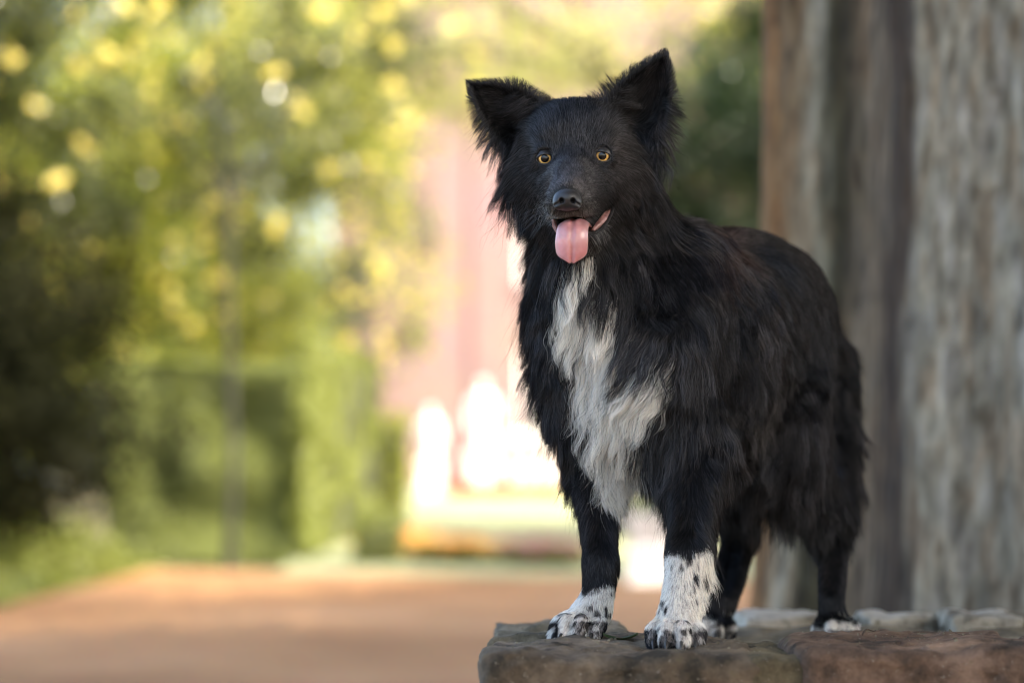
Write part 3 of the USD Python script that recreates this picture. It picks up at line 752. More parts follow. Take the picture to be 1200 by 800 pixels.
PAWS = [(P(792, 745, 2.868), 0.499, (-0.12, -1), 1.0), (P(684, 740, 2.965), 0.501, (-0.45, -0.9), 1.0), (P(978, 735, 3.315), 0.476, (0.05, -1), 0.95), (P(836, 738, 3.40), 0.473, (-0.2, -1), 0.95)]
for a in PAWS:
    paw(*a)

# head
fd.ball(P(673, 171, 2.990), (0.063, 0.084, 0.056), 0.03)
fd.ball(P(645, 163, 2.932), 0.020, 0.02)
fd.ball(P(702, 161, 2.932), 0.020, 0.02)
fd.ball(P(630, 204, 2.985), 0.026, 0.03)
fd.ball(P(722, 203, 2.985), 0.028, 0.03)
fd.cone(P(672, 193, 2.920), P(665, 228, 2.822), 0.027, 0.0190, 0.02)
fd.cone(P(654, 237, 2.835), P(646, 233, 2.915), 0.0150, 0.0185, 0.014)
fd.cone(P(679, 237, 2.835), P(697, 231, 2.915), 0.0150, 0.0195, 0.014)
fd.cone(P(690, 262, 2.93), P(673, 284, 2.858), 0.022, 0.0135, 0.012)
fd.cone(P(726, 236, 2.950), P(690, 279, 2.880), 0.0150, 0.0115, 0.010)
fd.cone(P(636, 240, 2.950), P(662, 281, 2.872), 0.0140, 0.0100, 0.010)
fd.cone(P(650, 225, 2.880), P(624, 212, 2.970), 0.0135, 0.022, 0.025)
fd.cone(P(690, 224, 2.880), P(726, 211, 2.970), 0.0135, 0.023, 0.025)
# the open mouth
fd.cone(P(672, 263, 2.82), P(676, 263, 2.875), 0.0135, 0.013, 0.004, cut=True)
fd.cone(P(676, 263, 2.865), P(712, 255, 2.895), 0.013, 0.009, 0.004, cut=True)

EYES = [P(638.5, 186.0, 2.9195), P(706.0, 183.0, 2.9185)]
EYE_R = 0.0136
for e in EYES:
    fd.ball(e + np.array([0, -0.003, 0]), 0.0158, 0.010)
    fd.ball(e, EYE_R + 0.0004, 0.003, cut=True)
    fd.cone(e, e + np.array([0, -0.03, 0]), 0.0095, 0.0095, 0.003, cut=True)


def ear(tip, root_in, root_out, mid_in, mid_out, back, depth):
    """A cupped ear: a curved sheet between its two edges, hollow towards the front."""
    s, t = np.meshgrid(np.linspace(0, 1, 40), np.linspace(-1, 1, 40), indexing='ij')

    def edge(a, m, s):
        return (1 - s)[..., None] ** 2 * a + (2 * s * (1 - s))[..., None] * m + (s ** 2)[..., None] * tip
    A, B = edge(root_in, mid_in, s), edge(root_out, mid_out, s)
    p = A * ((1 - t) / 2)[..., None] + B * ((1 + t) / 2)[..., None]
    p = p + np.array([0, 1.0, 0]) * (depth * (1 - t ** 2) * (1 - s) ** 0.6)[..., None] + np.array([0, back, 0]) * s[..., None]
    th = 0.0028 + 0.002 * (1 - s)
    return p.reshape(-1, 3), th.reshape(-1)


EARS = [ear(P(551, 99, 2.985), P(636, 122, 2.98), P(600, 180, 2.99), P(604, 95, 2.985), P(560, 147, 2.985), 0.0, 0.028),
        ear(P(779, 64, 2.985), P(708, 122, 2.98), P(770, 175, 3.00), P(729, 90, 2.985), P(795, 112, 2.99), 0.0, 0.030)]
for p_, th_ in EARS:
    fd.sheet(p_, th_, 0.014)

bv, bq = fd.surface()
bf = tris(bq)
bn = fd.grad(bv, 0.004)

# ------------------------------------------------------------------ where the coat is white
def lines_distance(px, py, pts):
    """Signed width test: distance to a polyline of (x, y, half width), divided by the half width there."""
    best = np.full(px.shape, 9.0)
    for (x0, y0, w0), (x1, y1, w1) in zip(pts[:-1], pts[1:]):
        vx, vy = x1 - x0, y1 - y0
        t = np.clip(((px - x0) * vx + (py - y0) * vy) / (vx * vx + vy * vy), 0, 1)
        d = np.hypot(px - x0 - t * vx, py - y0 - t * vy) / (w0 + (w1 - w0) * t)
        best = np.minimum(best, d)
    return best


def whiteness(p, jit, spots=True):
    """0..1 at points p of the coat: bib, socks, speckles. jit: noise per strand."""
    px, py = unproject(p)
    w = np.zeros(px.shape)
    front = p[..., 1] < 3.06
    bib = lines_distance(px, py, [(692, 322, 7), (674, 338, 10), (664, 362, 15), (672, 395, 23), (698, 415, 24), (693, 450, 24), (696, 480, 26)])
    bib = np.minimum(bib, lines_distance(px, py, [(760, 462, 16), (735, 478, 29), (716, 494, 33), (722, 535, 27), (728, 592, 19)]))
    w = np.where(front & (bib + jit * 0.42 + 1.5 * (meshkit.noise(p * 42, 91) - 0.5) < 1.0), 1.0, w)
    grow = py + jit * 13 + 26 * (meshkit.noise(p * 48, 15) - 0.5)
    ff = p[..., 1] < 3.04
    leg = ff & (px > 740) & (grow > 656)
    leg |= ff & (px < 740) & (grow > 687)
    w = np.where(leg, 1.0, w)
    hind = (~ff) & (p[..., 1] > 3.2) & (grow > 728)
    w = np.where(hind, 1.0, w)
    # black ticking and dark toes
    sp = meshkit.noise(p * 105 + 3, 5) + 0.20 * jit
    sp2 = meshkit.noise(p * 190 + 9, 6) + 0.18 * jit
    tick = spots & (leg | hind) & ((sp > 0.80) | (sp2 > 0.84))
    w = np.where(tick, 0.12, w)
    toes = np.where(ff, np.where(px > 740, py > 737, py > 728), py > 738) & (leg | hind)
    w = np.where(spots & toes & (meshkit.noise(p * (150, 150, 55) + 21, 8) + 0.36 * jit > 0.35), 0.1, w)
    return w


DARK, PALE = np.array([0.0040, 0.0039, 0.0040]), np.array([0.93, 0.875, 0.79])
skin_w = whiteness(bv, np.zeros(len(bv)), False)
skin = DARK * 0.8 + (np.array([0.40, 0.34, 0.30]) - DARK * 0.8) * np.clip(skin_w, 0, 1)[:, None]
pink = np.exp(-((np.linalg.norm(bv - P(703, 256, 2.89), axis=1) / 0.017) ** 2)) * (fd.at(bv - bn * 0.0) < 0.01)
mouth_d = np.linalg.norm(bv - P(690, 261, 2.885), axis=1)
skin_look = look('dog_skin', {
    'a': ('attribute', {'attribute': 'tint'}), 'n': ('noise_texture', {'scale': 600.0, 'detail': 3.0}), 'tc': ('texture_coordinate', {}),
    'b': ('bump', {'strength': 0.4, 'distance': 0.001}), 'p': ('principled_bsdf', {'roughness': 0.6, 'specular_ior_level': 0.3})},
    [('a.color', 'p.base_color'), ('tc.object', 'n.vector'), ('n.fac', 'b.height'), ('b.normal', 'p.normal')])
dog = thing('dog', 'black long-haired dog with white bib and socks standing on the stone ledge, tongue out', 'dog')
obj('body', (bv, bf), skin_look, dog, smooth=True, colour=skin)

# ------------------------------------------------------------------ the coat's lie: position | direction in the picture (right, down, away) | length mm | lift
G = np.array([
    # face
    (665, 214, 2.80, 0, -1, .7, 3.5, .12), (657, 222, 2.81, -.6, -.6, .7, 2.8, .1), (675, 222, 2.81, .6, -.6, .7, 3.5, .12),
    (668, 200, 2.85, 0, -1, .7, 4, .1), (672, 182, 2.89, 0, -1, .6, 7, .15), (650, 200, 2.88, -.6, -.3, .8, 4, .1), (690, 199, 2.88, .6, -.3, .8, 4, .1),
    (672, 158, 2.92, 0, -1, .5, 11, .18), (645, 165, 2.92, -.3, -1, .4, 8, .2), (702, 162, 2.92, .3, -1, .4, 8, .2),
    (672, 132, 2.94, 0, -.8, .7, 15, .18), (672, 116, 2.98, 0, -.3, 1, 18, .2), (640, 128, 2.95, -.5, -.6, .7, 15, .2), (705, 125, 2.95, .5, -.6, .7, 15, .2),
    (638, 171, 2.905, -.2, -1, .5, 7, .3), (706, 168, 2.905, .2, -1, .5, 7, .3), (638, 200, 2.905, -.3, 1, .4, 4, .15), (706, 198, 2.905, .3, 1, .4, 4, .15), (626, 184, 2.92, -1, .2, .5, 6, .15), (718, 181, 2.92, 1, .2, .5, 6, .15), (650, 188, 2.9, .2, -.9, .4, 4, .1), (694, 186, 2.9, -.2, -.9, .4, 4, .1),
    (620, 186, 2.94, -.9, .3, .6, 13, .15), (724, 183, 2.94, .9, .3, .6, 13, .15), (628, 205, 2.93, -.7, .6, .6, 14, .15), (718, 205, 2.93, .8, .5, .6, 15, .15),
    (640, 202, 2.91, -.6, .4, .8, 5, .1), (704, 201, 2.91, .6, .4, .8, 5, .1),
    (645, 222, 2.86, -.5, .3, .9, 5, .15), (690, 222, 2.87, .5, .3, .9, 5, .15), (642, 240, 2.87, -.5, .6, .7, 6, .15), (695, 238, 2.88, .6, .5, .7, 6, .15),
    (655, 250, 2.82, -.3, .8, .5, 5, .2), (678, 250, 2.82, .3, .8, .5, 5, .2), (664, 252, 2.81, 0, 1, .3, 4, .2),
    (690, 285, 2.87, .4, .8, .4, 14, .2), (672, 297, 2.86, 0, 1, .2, 14, .2), (655, 285, 2.87, -.4, .8, .4, 14, .2),
    (612, 225, 2.97, -.45, 1, .2, 46, .4), (740, 225, 2.97, .45, 1, .2, 50, .4), (603, 180, 2.99, -.5, 1, .2, 50, .4), (765, 180, 3.00, .5, 1, .3, 56, .4),
    (608, 150, 2.98, -.4, .9, .2, 40, .3), (750, 150, 2.98, .4, .9, .3, 40, .3),
    (715, 245, 2.92, .6, .8, .5, 22, .2), (635, 250, 2.93, -.4, .9, .4, 24, .2),
    # ears
    (556, 104, 2.985, -.5, -.6, .1, 9, .25), (580, 98, 2.98, -.4, -.8, .1, 8, .25), (610, 105, 2.98, .3, -1, .1, 12, .35), (628, 112, 2.98, .5, -.8, .2, 13, .3),
    (566, 135, 2.98, -.7, .7, .1, 16, .4), (585, 160, 2.985, -.7, .8, .1, 34, .4), (595, 140, 3.0, -.8, .2, .2, 22, .35), (575, 115, 3.0, -.8, -.1, .2, 16, .3), (585, 118, 3.03, -.7, .1, .3, 14, .2),
    (777, 72, 2.985, .2, -1, .1, 8, .25), (755, 80, 2.98, .1, -1, .1, 9, .25), (730, 92, 2.98, -.3, -.9, .1, 18, .4), (714, 108, 2.98, -.6, -.8, .1, 26, .5),
    (787, 100, 2.985, .5, -.5, .2, 9, .25), (788, 130, 2.99, .9, .4, .2, 24, .4), (780, 165, 3.0, .7, .8, .2, 40, .4), (750, 120, 3.0, .2, -.8, .2, 20, .35), (760, 110, 3.03, .3, -.5, .4, 14, .2),
    # neck and ruff
    (600, 270, 3.02, -.30, 1, .0, 56, .35), (620, 300, 3.0, -.2, 1, 0, 62, .3), (670, 330, 2.95, -.15, 1, -.1, 58, .25), (720, 310, 2.98, -.15, 1, -.05, 65, .3), (760, 285, 3.02, -.1, 1, 0, 72, .3),
    (785, 235, 3.07, .4, .8, .2, 60, .3), (800, 240, 3.15, .5, .5, .5, 52, .3), (640, 240, 3.10, -.5, .8, .2, 60, .3), (720, 220, 3.13, .1, .4, .8, 50, .3),
    # chest
    (605, 340, 3.02, -.25, 1, 0, 56, .3), (622, 400, 3.0, -.30, 1, 0, 52, .3), (640, 460, 3.0, -.22, 1, 0, 52, .3), (655, 510, 3.02, -.15, 1, 0, 44, .3),
    (680, 370, 2.94, -.25, 1, -.05, 58, .25), (700, 410, 2.93, -.2, 1, -.05, 60, .25), (690, 450, 2.94, -.15, 1, 0, 60, .25), (750, 440, 2.93, -.75, .75, 0, 50, .25),
    (720, 490, 2.95, -.25, 1, 0, 62, .25), (725, 530, 3.0, 0, 1, 0, 72, .25), (760, 560, 3.05, 0, 1, 0, 60, .25), (745, 380, 2.94, -.35, 1, 0, 62, .25),
    # flank
    (790, 330, 3.02, .05, 1, 0, 64, .25), (820, 380, 3.06, .08, 1, 0, 58, .25), (800, 440, 2.98, -.05, 1, 0, 56, .25), (830, 470, 3.05, .05, 1, .05, 56, .25), (860, 400, 3.17, .15, 1, .15, 52, .22), (860, 500, 3.15, .05, 1, .05, 58, .25),
    (830, 258, 3.2, .6, .35, .7, 30, .2), (860, 262, 3.25, .5, .5, .8, 19, .12), (900, 285, 3.38, .45, .5, .8, 13, .1), (880, 325, 3.24, .2, 1, .3, 22, .12), (920, 320, 3.38, .25, .9, .4, 15, .1),
    (955, 340, 3.5, .4, .9, .3, 15, .12), (975, 395, 3.52, .35, 1, .2, 26, .22), (760, 330, 3.4, -.3, 1, .2, 50, .25), (780, 450, 3.3, -.1, 1, .1, 50, .25),
    (930, 395, 3.34, .02, 1, .1, 20, .12), (905, 460, 3.27, -.1, 1, 0, 40, .18), (900, 540, 3.24, -.05, 1, 0, 66, .3), (940, 500, 3.3, .05, 1, .05, 62, .28), (975, 500, 3.4, .3, 1, 0, 55, .3),
    (985, 470, 3.58, .5, .9, 0, 44, .3), (1000, 540, 3.58, .3, 1, 0, 46, .3), (985, 590, 3.5, .12, 1, 0, 54, .3), (930, 590, 3.32, 0, 1, 0, 60, .35), (960, 600, 3.36, .1, 1, 0, 50, .3), (880, 570, 3.3, -.05, 1, 0, 66, .35),
    (840, 540, 3.2, .1, 1, .1, 36, .2), (850, 560, 3.2, .2, 1, .1, 30, .2), (830, 580, 3.45, 0, 1, 0, 36, .3),
    # legs
    (700, 580, 3.03, -.05, 1, 0, 20, .2), (672, 560, 3.06, -.15, 1, 0, 34, .3), (700, 640, 2.97, 0, 1, 0, 9, .1), (700, 700, 2.95, 0, 1, 0, 7, .1), (684, 735, 2.93, -.2, .8, -.6, 4, .1), (664, 733, 2.96, -.7, .7, -.2, 11, .35),
    (720, 600, 3.08, .2, 1, .4, 30, .3), (722, 680, 3.0, .3, .9, .5, 14, .2),
    (795, 600, 2.93, 0, 1, 0, 16, .15), (795, 660, 2.87, 0, 1, 0, 9, .1), (790, 700, 2.85, 0, 1, 0, 7, .1), (790, 740, 2.82, 0, .8, -.6, 4, .1), (840, 600, 2.98, .25, 1, .3, 36, .3), (832, 655, 2.93, .5, .9, .3, 40, .45), (826, 690, 2.9, .4, .9, .3, 26, .35), (812, 735, 2.86, .3, .9, 0, 9, .2),
    (970, 640, 3.36, 0, 1, 0, 10, .1), (975, 700, 3.31, .05, 1, 0, 8, .1), (978, 735, 3.28, 0, .8, -.6, 5, .12), (995, 635, 3.42, .2, 1, .3, 24, .2),
    (855, 650, 3.5, 0, 1, 0, 16, .15), (842, 700, 3.4, 0, 1, 0, 9, .1), (832, 738, 3.36, 0, .8, -.6, 9, .15),
], float)
GP = P(G[:, 0], G[:, 1], G[:, 2])
GD = unit(np.stack([G[:, 3], G[:, 5], -G[:, 4]], 1))
GT = cKDTree(GP)


def lie(p):
    """Direction, length (m) and lift of the coat at points p."""
    d, i = GT.query(p, k=5, workers=-1)
    w = 1 / (d ** 2 + 0.006 ** 2) ** 1.75
    w /= w.sum(1, keepdims=True)
    return unit((GD[i] * w[..., None]).sum(1)), (G[i, 6] * w).sum(1) * 1e-3, (G[i, 7] * w).sum(1)


tm = trimesh.Trimesh(bv, bf, process=False)
cent = tm.triangles_center
_, flen, _ = lie(cent)
fpx, fpy = unproject(cent)
dens = np.interp(flen, [0.004, 0.010, 0.02, 0.035, 0.06], [1.7e6, 8.5e5, 5.0e5, 3.2e5, 2.4e5])
away = fd.grad(cent, 0.004)[:, 1]
dens *= np.where(away > 0.5, 0.45, 1.0)                    # the side turned to the trunk is less thick
e_d = np.min([np.linalg.norm(cent - e, axis=1) for e in EYES], axis=0)
nose_c = P(664.5, 235.5, 2.808)
dens *= np.clip((e_d - 0.0128) / 0.003, 0, 1)
dens[np.linalg.norm((cent - nose_c) / (0.020, 0.019, 0.017), axis=1) < 0.95] = 0
in_mouth = (np.linalg.norm((cent - P(683, 262, 2.875)) / (0.030, 0.045, 0.0125), axis=1) < 1)
dens[in_mouth] = 0
wgt = dens * tm.area_faces
N = int(wgt.sum())
cum = np.cumsum(wgt); cum /= cum[-1]
fi = np.searchsorted(cum, rng.random(N))
uv = rng.random((N, 2)); flip = uv.sum(1) > 1; uv[flip] = 1 - uv[flip]
T3 = tm.triangles[fi]
root = T3[:, 0] + uv[:, :1] * (T3[:, 1] - T3[:, 0]) + uv[:, 1:] * (T3[:, 2] - T3[:, 0])
K = 8


def grow(root, K, rng):
    n = len(root)
    nor = fd.grad(root, 0.005)
    flow, L, lift = lie(root)
    lift = lift * np.interp(L, [0.02, 0.04], [1.0, 0.72])
    wob = meshkit.noise(root * 22 + 5, 3) - 0.5
    L = L * np.interp(L, [0.025, 0.045], [1.0, 1.20]) * (0.72 + 0.5 * rng.random(n)) * (1 + 0.5 * wob)
    stray = rng.random(n) < 0.065
    L = np.where(stray & (L > 0.018), L * 1.45, L)
    tan = flow - nor * (flow * nor).sum(1, keepdims=True)
    tl = np.linalg.norm(tan, axis=1, keepdims=True)
    tan = np.where(tl > 0.15, tan / np.maximum(tl, 1e-6), flow)
    d = unit(tan + nor * (lift * (0.5 + 0.9 * rng.random(n)))[:, None] + rng.normal(0, 0.07, (n, 3)))
    swirl = np.stack([meshkit.noise(root * 28 + 11 * a, 40 + a) - 0.5 for a in range(3)], 1)
    tgt0 = unit(flow + swirl * 0.55 * np.clip(L / 0.04, 0.15, 1)[:, None])
    layer = rng.random(n) ** 1.3 * np.clip(L * 0.24, 0.0006, 0.013)
    pts = np.empty((n, K, 3)); pts[:, 0] = root - nor * 0.0006
    p = root.copy(); seg = (L / (K - 1))[:, None]
    for j in range(1, K):
        t = j / (K - 1)
        tg = unit(tgt0 + np.array([0, 0, -0.35]) * np.clip(L / 0.05, 0, 1)[:, None] * t)
        d = unit(d * 0.66 + tg * 0.34)
        p = p + d * seg
        f = fd.at(p)
        need = 0.0004 + layer * min(1, 1.6 * t)
        push = np.clip(need - f, 0, 0.02)
        m = push > 0
        if m.any():
            p[m] += fd.grad(p[m], 0.005) * push[m, None]
        pts[:, j] = p
    return pts, L, stray


# long soft tufts that cross the hollow of each ear
tuft = []
for p_, th_ in EARS:
    q = p_.reshape(40, 40, 3)
    tuft += [q[rng.integers(0, 14, 420), rng.integers(0, 7, 420)], q[rng.integers(0, 16, 260), rng.integers(33, 40, 260)]]
n_t = len(np.vstack(tuft))
tr = np.vstack(tuft) + rng.normal(0, 0.0012, (n_t, 3)) + (0, -0.003, 0)
root = np.vstack([root, tr]); N = len(root)
pts, L, stray = grow(root, K, rng)
for k_, p_ in enumerate(EARS):
    q = p_[0].reshape(40, 40, 3)
    for part, m_ in ((0, slice(N - n_t + 680 * k_, N - n_t + 680 * k_ + 420)), (1, slice(N - n_t + 680 * k_ + 420, N - n_t + 680 * (k_ + 1)))):
        r_ = root[m_]; n_ = len(r_)
        tip_ = q[38, 20]; across = q[5, 36] - q[5, 3]
        d_ = unit(0.55 * unit(across) + 0.75 * unit(tip_ - r_)) if part == 0 else unit(-0.35 * unit(across) + 0.3 * unit(tip_ - r_) + np.array([0.0, 0, -0.75]))
        d_ = unit(d_ + rng.normal(0, 0.16, (n_, 3)) + (0, -0.22, 0))
        L[m_] = rng.uniform(0.020, 0.042, n_)
        t_ = np.linspace(0, 1, K)[None, :, None]
        pts[m_] = r_[:, None] + d_[:, None] * t_ * L[m_][:, None, None] + np.array([0, 0.010, -0.006]) * t_ ** 2


def clump(pts, L, every, power, amount, rng, keep=None, wave=0.0, flip=0.0, nor=None):
    """Draws strands towards the nearest of a few leading strands, more towards the tips; a lock may swing as one."""
    n, K = pts.shape[:2]
    lead = rng.permutation(n)[: max(1, int(n / every))]
    _, i = cKDTree(pts[lead, 0]).query(pts[:, 0], workers=-1)
    c = lead[i]
    t = np.linspace(0, 1, K)
    a = amount * np.clip((L - 0.010) / 0.022, 0.10, 1) * (0.6 + 0.4 * rng.random(n))
    if keep is not None:
        a = np.where(keep, a * 0.25, a)
    a = a * (np.abs(L - L[c]) < 0.6 * L)
    out = pts + (pts[c] - pts) * (a[:, None] * (t ** power)[None])[..., None]
    if wave:
        ph, fr = rng.uniform(0, 6.28, len(lead))[i], rng.uniform(0.7, 1.25, len(lead))[i]
        along = unit(pts[c, -1] - pts[c, 0])
        side = unit(np.cross(along, nor[c]))
        big = np.clip((L - 0.02) / 0.03, 0, 1.3) * rng.uniform(0.3, 1.0, len(lead))[i]
        sw = np.sin(ph[:, None] + fr[:, None] * L[:, None] / 0.042 * 6.28 * t[None]) - np.sin(ph)[:, None] * (1 - t)[None]
        out = out + side[:, None] * (sw * (wave * big)[:, None] * t[None])[..., None]
        fl = np.where(rng.random(len(lead)) < 0.4, rng.uniform(0.3, 1, len(lead)), 0)[i] * big * flip
        out = out + nor[c][:, None] * (fl[:, None] * t[None] ** 2.2)[..., None]
    return (out, i) if wave else out


NOR = fd.grad(root, 0.006)
pts, lock = clump(pts, L, 80, 1.15, 0.80, rng, stray, 0.0062, 0.010, NOR)
pts = clump(pts, L, 9, 0.9, 0.55, rng, stray)
wav = np.stack([meshkit.noise(pts * 30 + 7 * a, 70 + a) - 0.5 for a in range(3)], -1)
pts += wav * (np.clip(L / 0.05, 0, 1.2) * 0.007)[:, None, None] * (np.linspace(0, 1, K) ** 1.2)[None, :, None]
fz = rng.normal(0, 1, (N, 1, 3)) * (L * np.where(stray, 0.075, 0.014))[:, None, None] * (np.linspace(0, 1, K) ** 1.5)[None, :, None]
pts += fz

mid = pts[:, 4]
wh = whiteness(mid, meshkit.noise(root * 60, 12) * 2 - 1 + rng.normal(0, 0.25, N))
px, py = unproject(root)
# grey muzzle, a few pale hairs, brown tips behind the shoulder
grey = np.zeros(N)
facing = root[:, 1] < 2.935
nd = np.hypot((px - 665) / 30, (py - 240) / 22)
grey = np.where(facing, np.clip(1.25 - nd, 0, 1) * np.where(py > 234, 0.95, 0.42), grey)
grey = np.where(facing & (np.hypot((px - 664) / 22, (py - 252) / 9) < 1), 0.7, grey)
grey = np.where((py > 262) & (py < 300) & (px > 684) & (px < 712) & (root[:, 1] < 2.92), 0.26, grey)
grey = np.where(facing & (np.hypot((px - 668) / 16, (py - 200) / 26) < 1), np.clip(grey, 0.0, 1), grey)
is_grey = rng.random(N) < grey * 0.9
tone = rng.random(N)
lock_tone = np.clip(np.exp(rng.normal(0, 0.45, lock.max() + 1)), 0.4, 1.9)[lock]
col = DARK * ((0.35 + 1.5 * tone ** 2) * np.where(L > 0.034, lock_tone, lock_tone ** 0.3))[:, None]
face = np.clip(np.where(root[:, 1] < 2.96, 1.25 - np.hypot((px - 670) / 62, (py - 180) / 75), 0), 0, 1)
bridge = np.clip(np.where(facing, 1.3 - np.hypot((px - 669) / 24, (py - 214) / 26), 0), 0, 1) * np.clip(0.4 + 1.2 * meshkit.noise(root * 260, 55), 0.3, 1.4)
col = col * (1 + 0.8 * face)[:, None] + bridge[:, None] * np.array([0.0100, 0.0088, 0.0084]) * (0.4 + 1.1 * tone)[:, None]  # face tone raised for sheen; grizzled bridge also lightened where its top is lit
brown = 0.8 * np.exp(-(((px - 840) / 34) ** 2 + ((py - 272) / 26) ** 2)) + 0.8 * np.exp(-(((px - 792) / 14) ** 2 + ((py - 190) / 45) ** 2)) + 0.10 * (meshkit.noise(root * 12, 31) > 0.62)
col = col + np.clip(brown, 0, 1)[:, None] * np.array([0.0030, 0.0012, 0.0006]) * (0.5 + tone)[:, None]
col = np.where(is_grey[:, None], np.array([0.17, 0.16, 0.15]) * (0.25 + tone)[:, None], col)
pale = PALE * (0.72 + 0.4 * tone)[:, None] * (1 - 0.10 * meshkit.noise(root * 30, 77)[:, None] * np.array([0, 0.5, 1.2]))
isw = wh > 0.5
mixed = isw & (rng.random(N) < 0.07)
col = np.where(isw[:, None] & ~mixed[:, None], pale, col)
col = np.clip(col, 0.002, 0.85)

fur_look = look('black_fur', {'a': ('attribute', {'attribute': 'tint'}), 'd': ('diffuse_bsdf', {}), 'k': ('mix', {'mix_type': 'multiply', 'fac': 1.0, 'color2': (6.9, 6.8, 6.8)}),
                              'h': ('hair_bsdf', {'component': 'reflection', 'offset': 0.06, 'roughness_u': 0.10, 'roughness_v': 0.5}),
                              's': ('add_closure', {})},
                [('a.color', 'd.color'), ('a.color', 'k.color1'), ('k.color', 'h.color'), ('d.BSDF', 's.closure1'), ('h.BSDF', 's.closure2')], surface='s.closure')
pale_look = look('pale_fur', {'a': ('attribute', {'attribute': 'tint'}), 'd': ('diffuse_bsdf', {}), 'x': ('mix_closure', {'fac': 0.5}),
                              'h': ('principled_hair_bsdf', {'model': 'Chiang', 'parametrization': 'Direct coloring', 'roughness': 0.30, 'radial_roughness': 0.45, 'coat': 0.0, 'ior': 1.5})},
                 [('a.color', 'h.color'), ('a.color', 'd.color'), ('h.BSDF', 'x.closure1'), ('d.BSDF', 'x.closure2')], surface='x.closure')


def curves(name, pts, width, colour, parent, mat=None):
    n, K = pts.shape[:2]
    c = UsdGeom.BasisCurves.Define(stage, numbered(f'{parent.GetPath()}/{name}'))
    c.CreateTypeAttr('cubic'); c.CreateBasisAttr('catmullRom'); c.CreateWrapAttr('nonperiodic')
    c.CreatePointsAttr(Vt.Vec3fArray.FromNumpy(pts.reshape(-1, 3).astype(np.float32)))
    c.CreateCurveVertexCountsAttr(Vt.IntArray.FromNumpy(np.full(n, K, np.int32)))
    taper = np.interp(np.linspace(0, 1, K), [0, 0.5, 1], [1.0, 0.9, 0.18])
    c.CreateWidthsAttr(Vt.FloatArray.FromNumpy((width[:, None] * taper[None]).ravel().astype(np.float32)))
    c.SetWidthsInterpolation('vertex')
    UsdGeom.PrimvarsAPI(c).CreatePrimvar('tint', Sdf.ValueTypeNames.Color3fArray, 'uniform').Set(Vt.Vec3fArray.FromNumpy(colour.astype(np.float32)))
    UsdShade.MaterialBindingAPI.Apply(c.GetPrim()).Bind(mat or fur_look)
    return c.GetPrim()


width = np.interp(L, [0.004, 0.012, 0.05], [0.00021, 0.00026, 0.00033]) * (0.8 + 0.4 * rng.random(N))
short = L < 0.017
leggy = root[:, 2] < P(0, 640, 2.95)[2]
headz = (root[:, 2] > P(0, 262, 2.9)[2]) & (root[:, 1] < 3.0)
S4 = [0, 2, 5, 7]
for name, m, lab in (('face_fur', headz & short & ~is_grey, 'short black fur of the face'), ('leg_fur', short & ~headz & ~isw & ~is_grey, None), ('white_sock', short & ~headz & isw, None)):
    tag(curves(name, pts[m][:, S4], width[m], col[m], dog, pale_look if name in ('white_sock', 'pale_muzzle_hair') else None), lab)
for name, m, lab in (('coat', ~short & ~isw & ~is_grey, 'long black coat'), ('white_bib', ~short & isw & ~leggy, 'white chest hair'), ('leg_feather', ~short & isw & leggy, 'white feathering at the wrist')):
    tag(curves(name, pts[m], width[m], col[m], dog, None if name == 'coat' else pale_look), lab)

tag(curves('pale_muzzle_hair', pts[is_grey & ~isw], width[is_grey & ~isw], col[is_grey & ~isw], dog, pale_look), 'grey hairs round the nose and chin')

# ------------------------------------------------------------------ eyes
iris_look = look('iris', {'tc': ('texture_coordinate', {}), 'a': ('attribute', {'attribute': 'tint'}), 'p': ('principled_bsdf', {'roughness': 0.25, 'specular_ior_level': 0.1, 'coat_weight': 1.0, 'coat_roughness': 0.02, 'coat_ior': 1.36})}, [('a.color', 'p.base_color')])
eye_look = look('eye_dark', {'p': ('principled_bsdf', {'base_color': (0.03, 0.018, 0.012), 'roughness': 0.15, 'coat_weight': 1.0})}, [])
pupil_look = look('pupil', {'p': ('principled_bsdf', {'base_color': (0.003, 0.003, 0.003), 'roughness': 0.05, 'specular_ior_level': 0.1, 'coat_weight': 1.0, 'coat_roughness': 0.01, 'coat_ior': 1.36})}, [])
lid_look = look('eyelid', {'p': ('principled_bsdf', {'base_color': (0.012, 0.011, 0.011), 'roughness': 0.38})}, [])


def cap(c, g, R, a0, a1, n=40, m=10):
    """Part of a sphere's surface round the direction g, between two angles."""
    u = unit(np.cross([0, 0, 1.0], g)); v = np.cross(g, u)
    a = np.linspace(a0, a1, m); b = np.arange(n) * 2 * np.pi / n
    A, B = np.meshgrid(a, b, indexing='ij')
    p = c + R * (np.cos(A)[..., None] * g + np.sin(A)[..., None] * (np.cos(B)[..., None] * u + np.sin(B)[..., None] * v))
    i, j = np.meshgrid(np.arange(m - 1), np.arange(n), indexing='ij')
    f = np.stack([i * n + j, (i + 1) * n + j, (i + 1) * n + (j + 1) % n, i * n + (j + 1) % n], -1).reshape(-1, 4)
    return p.reshape(-1, 3), f, A.reshape(-1), B.reshape(-1)


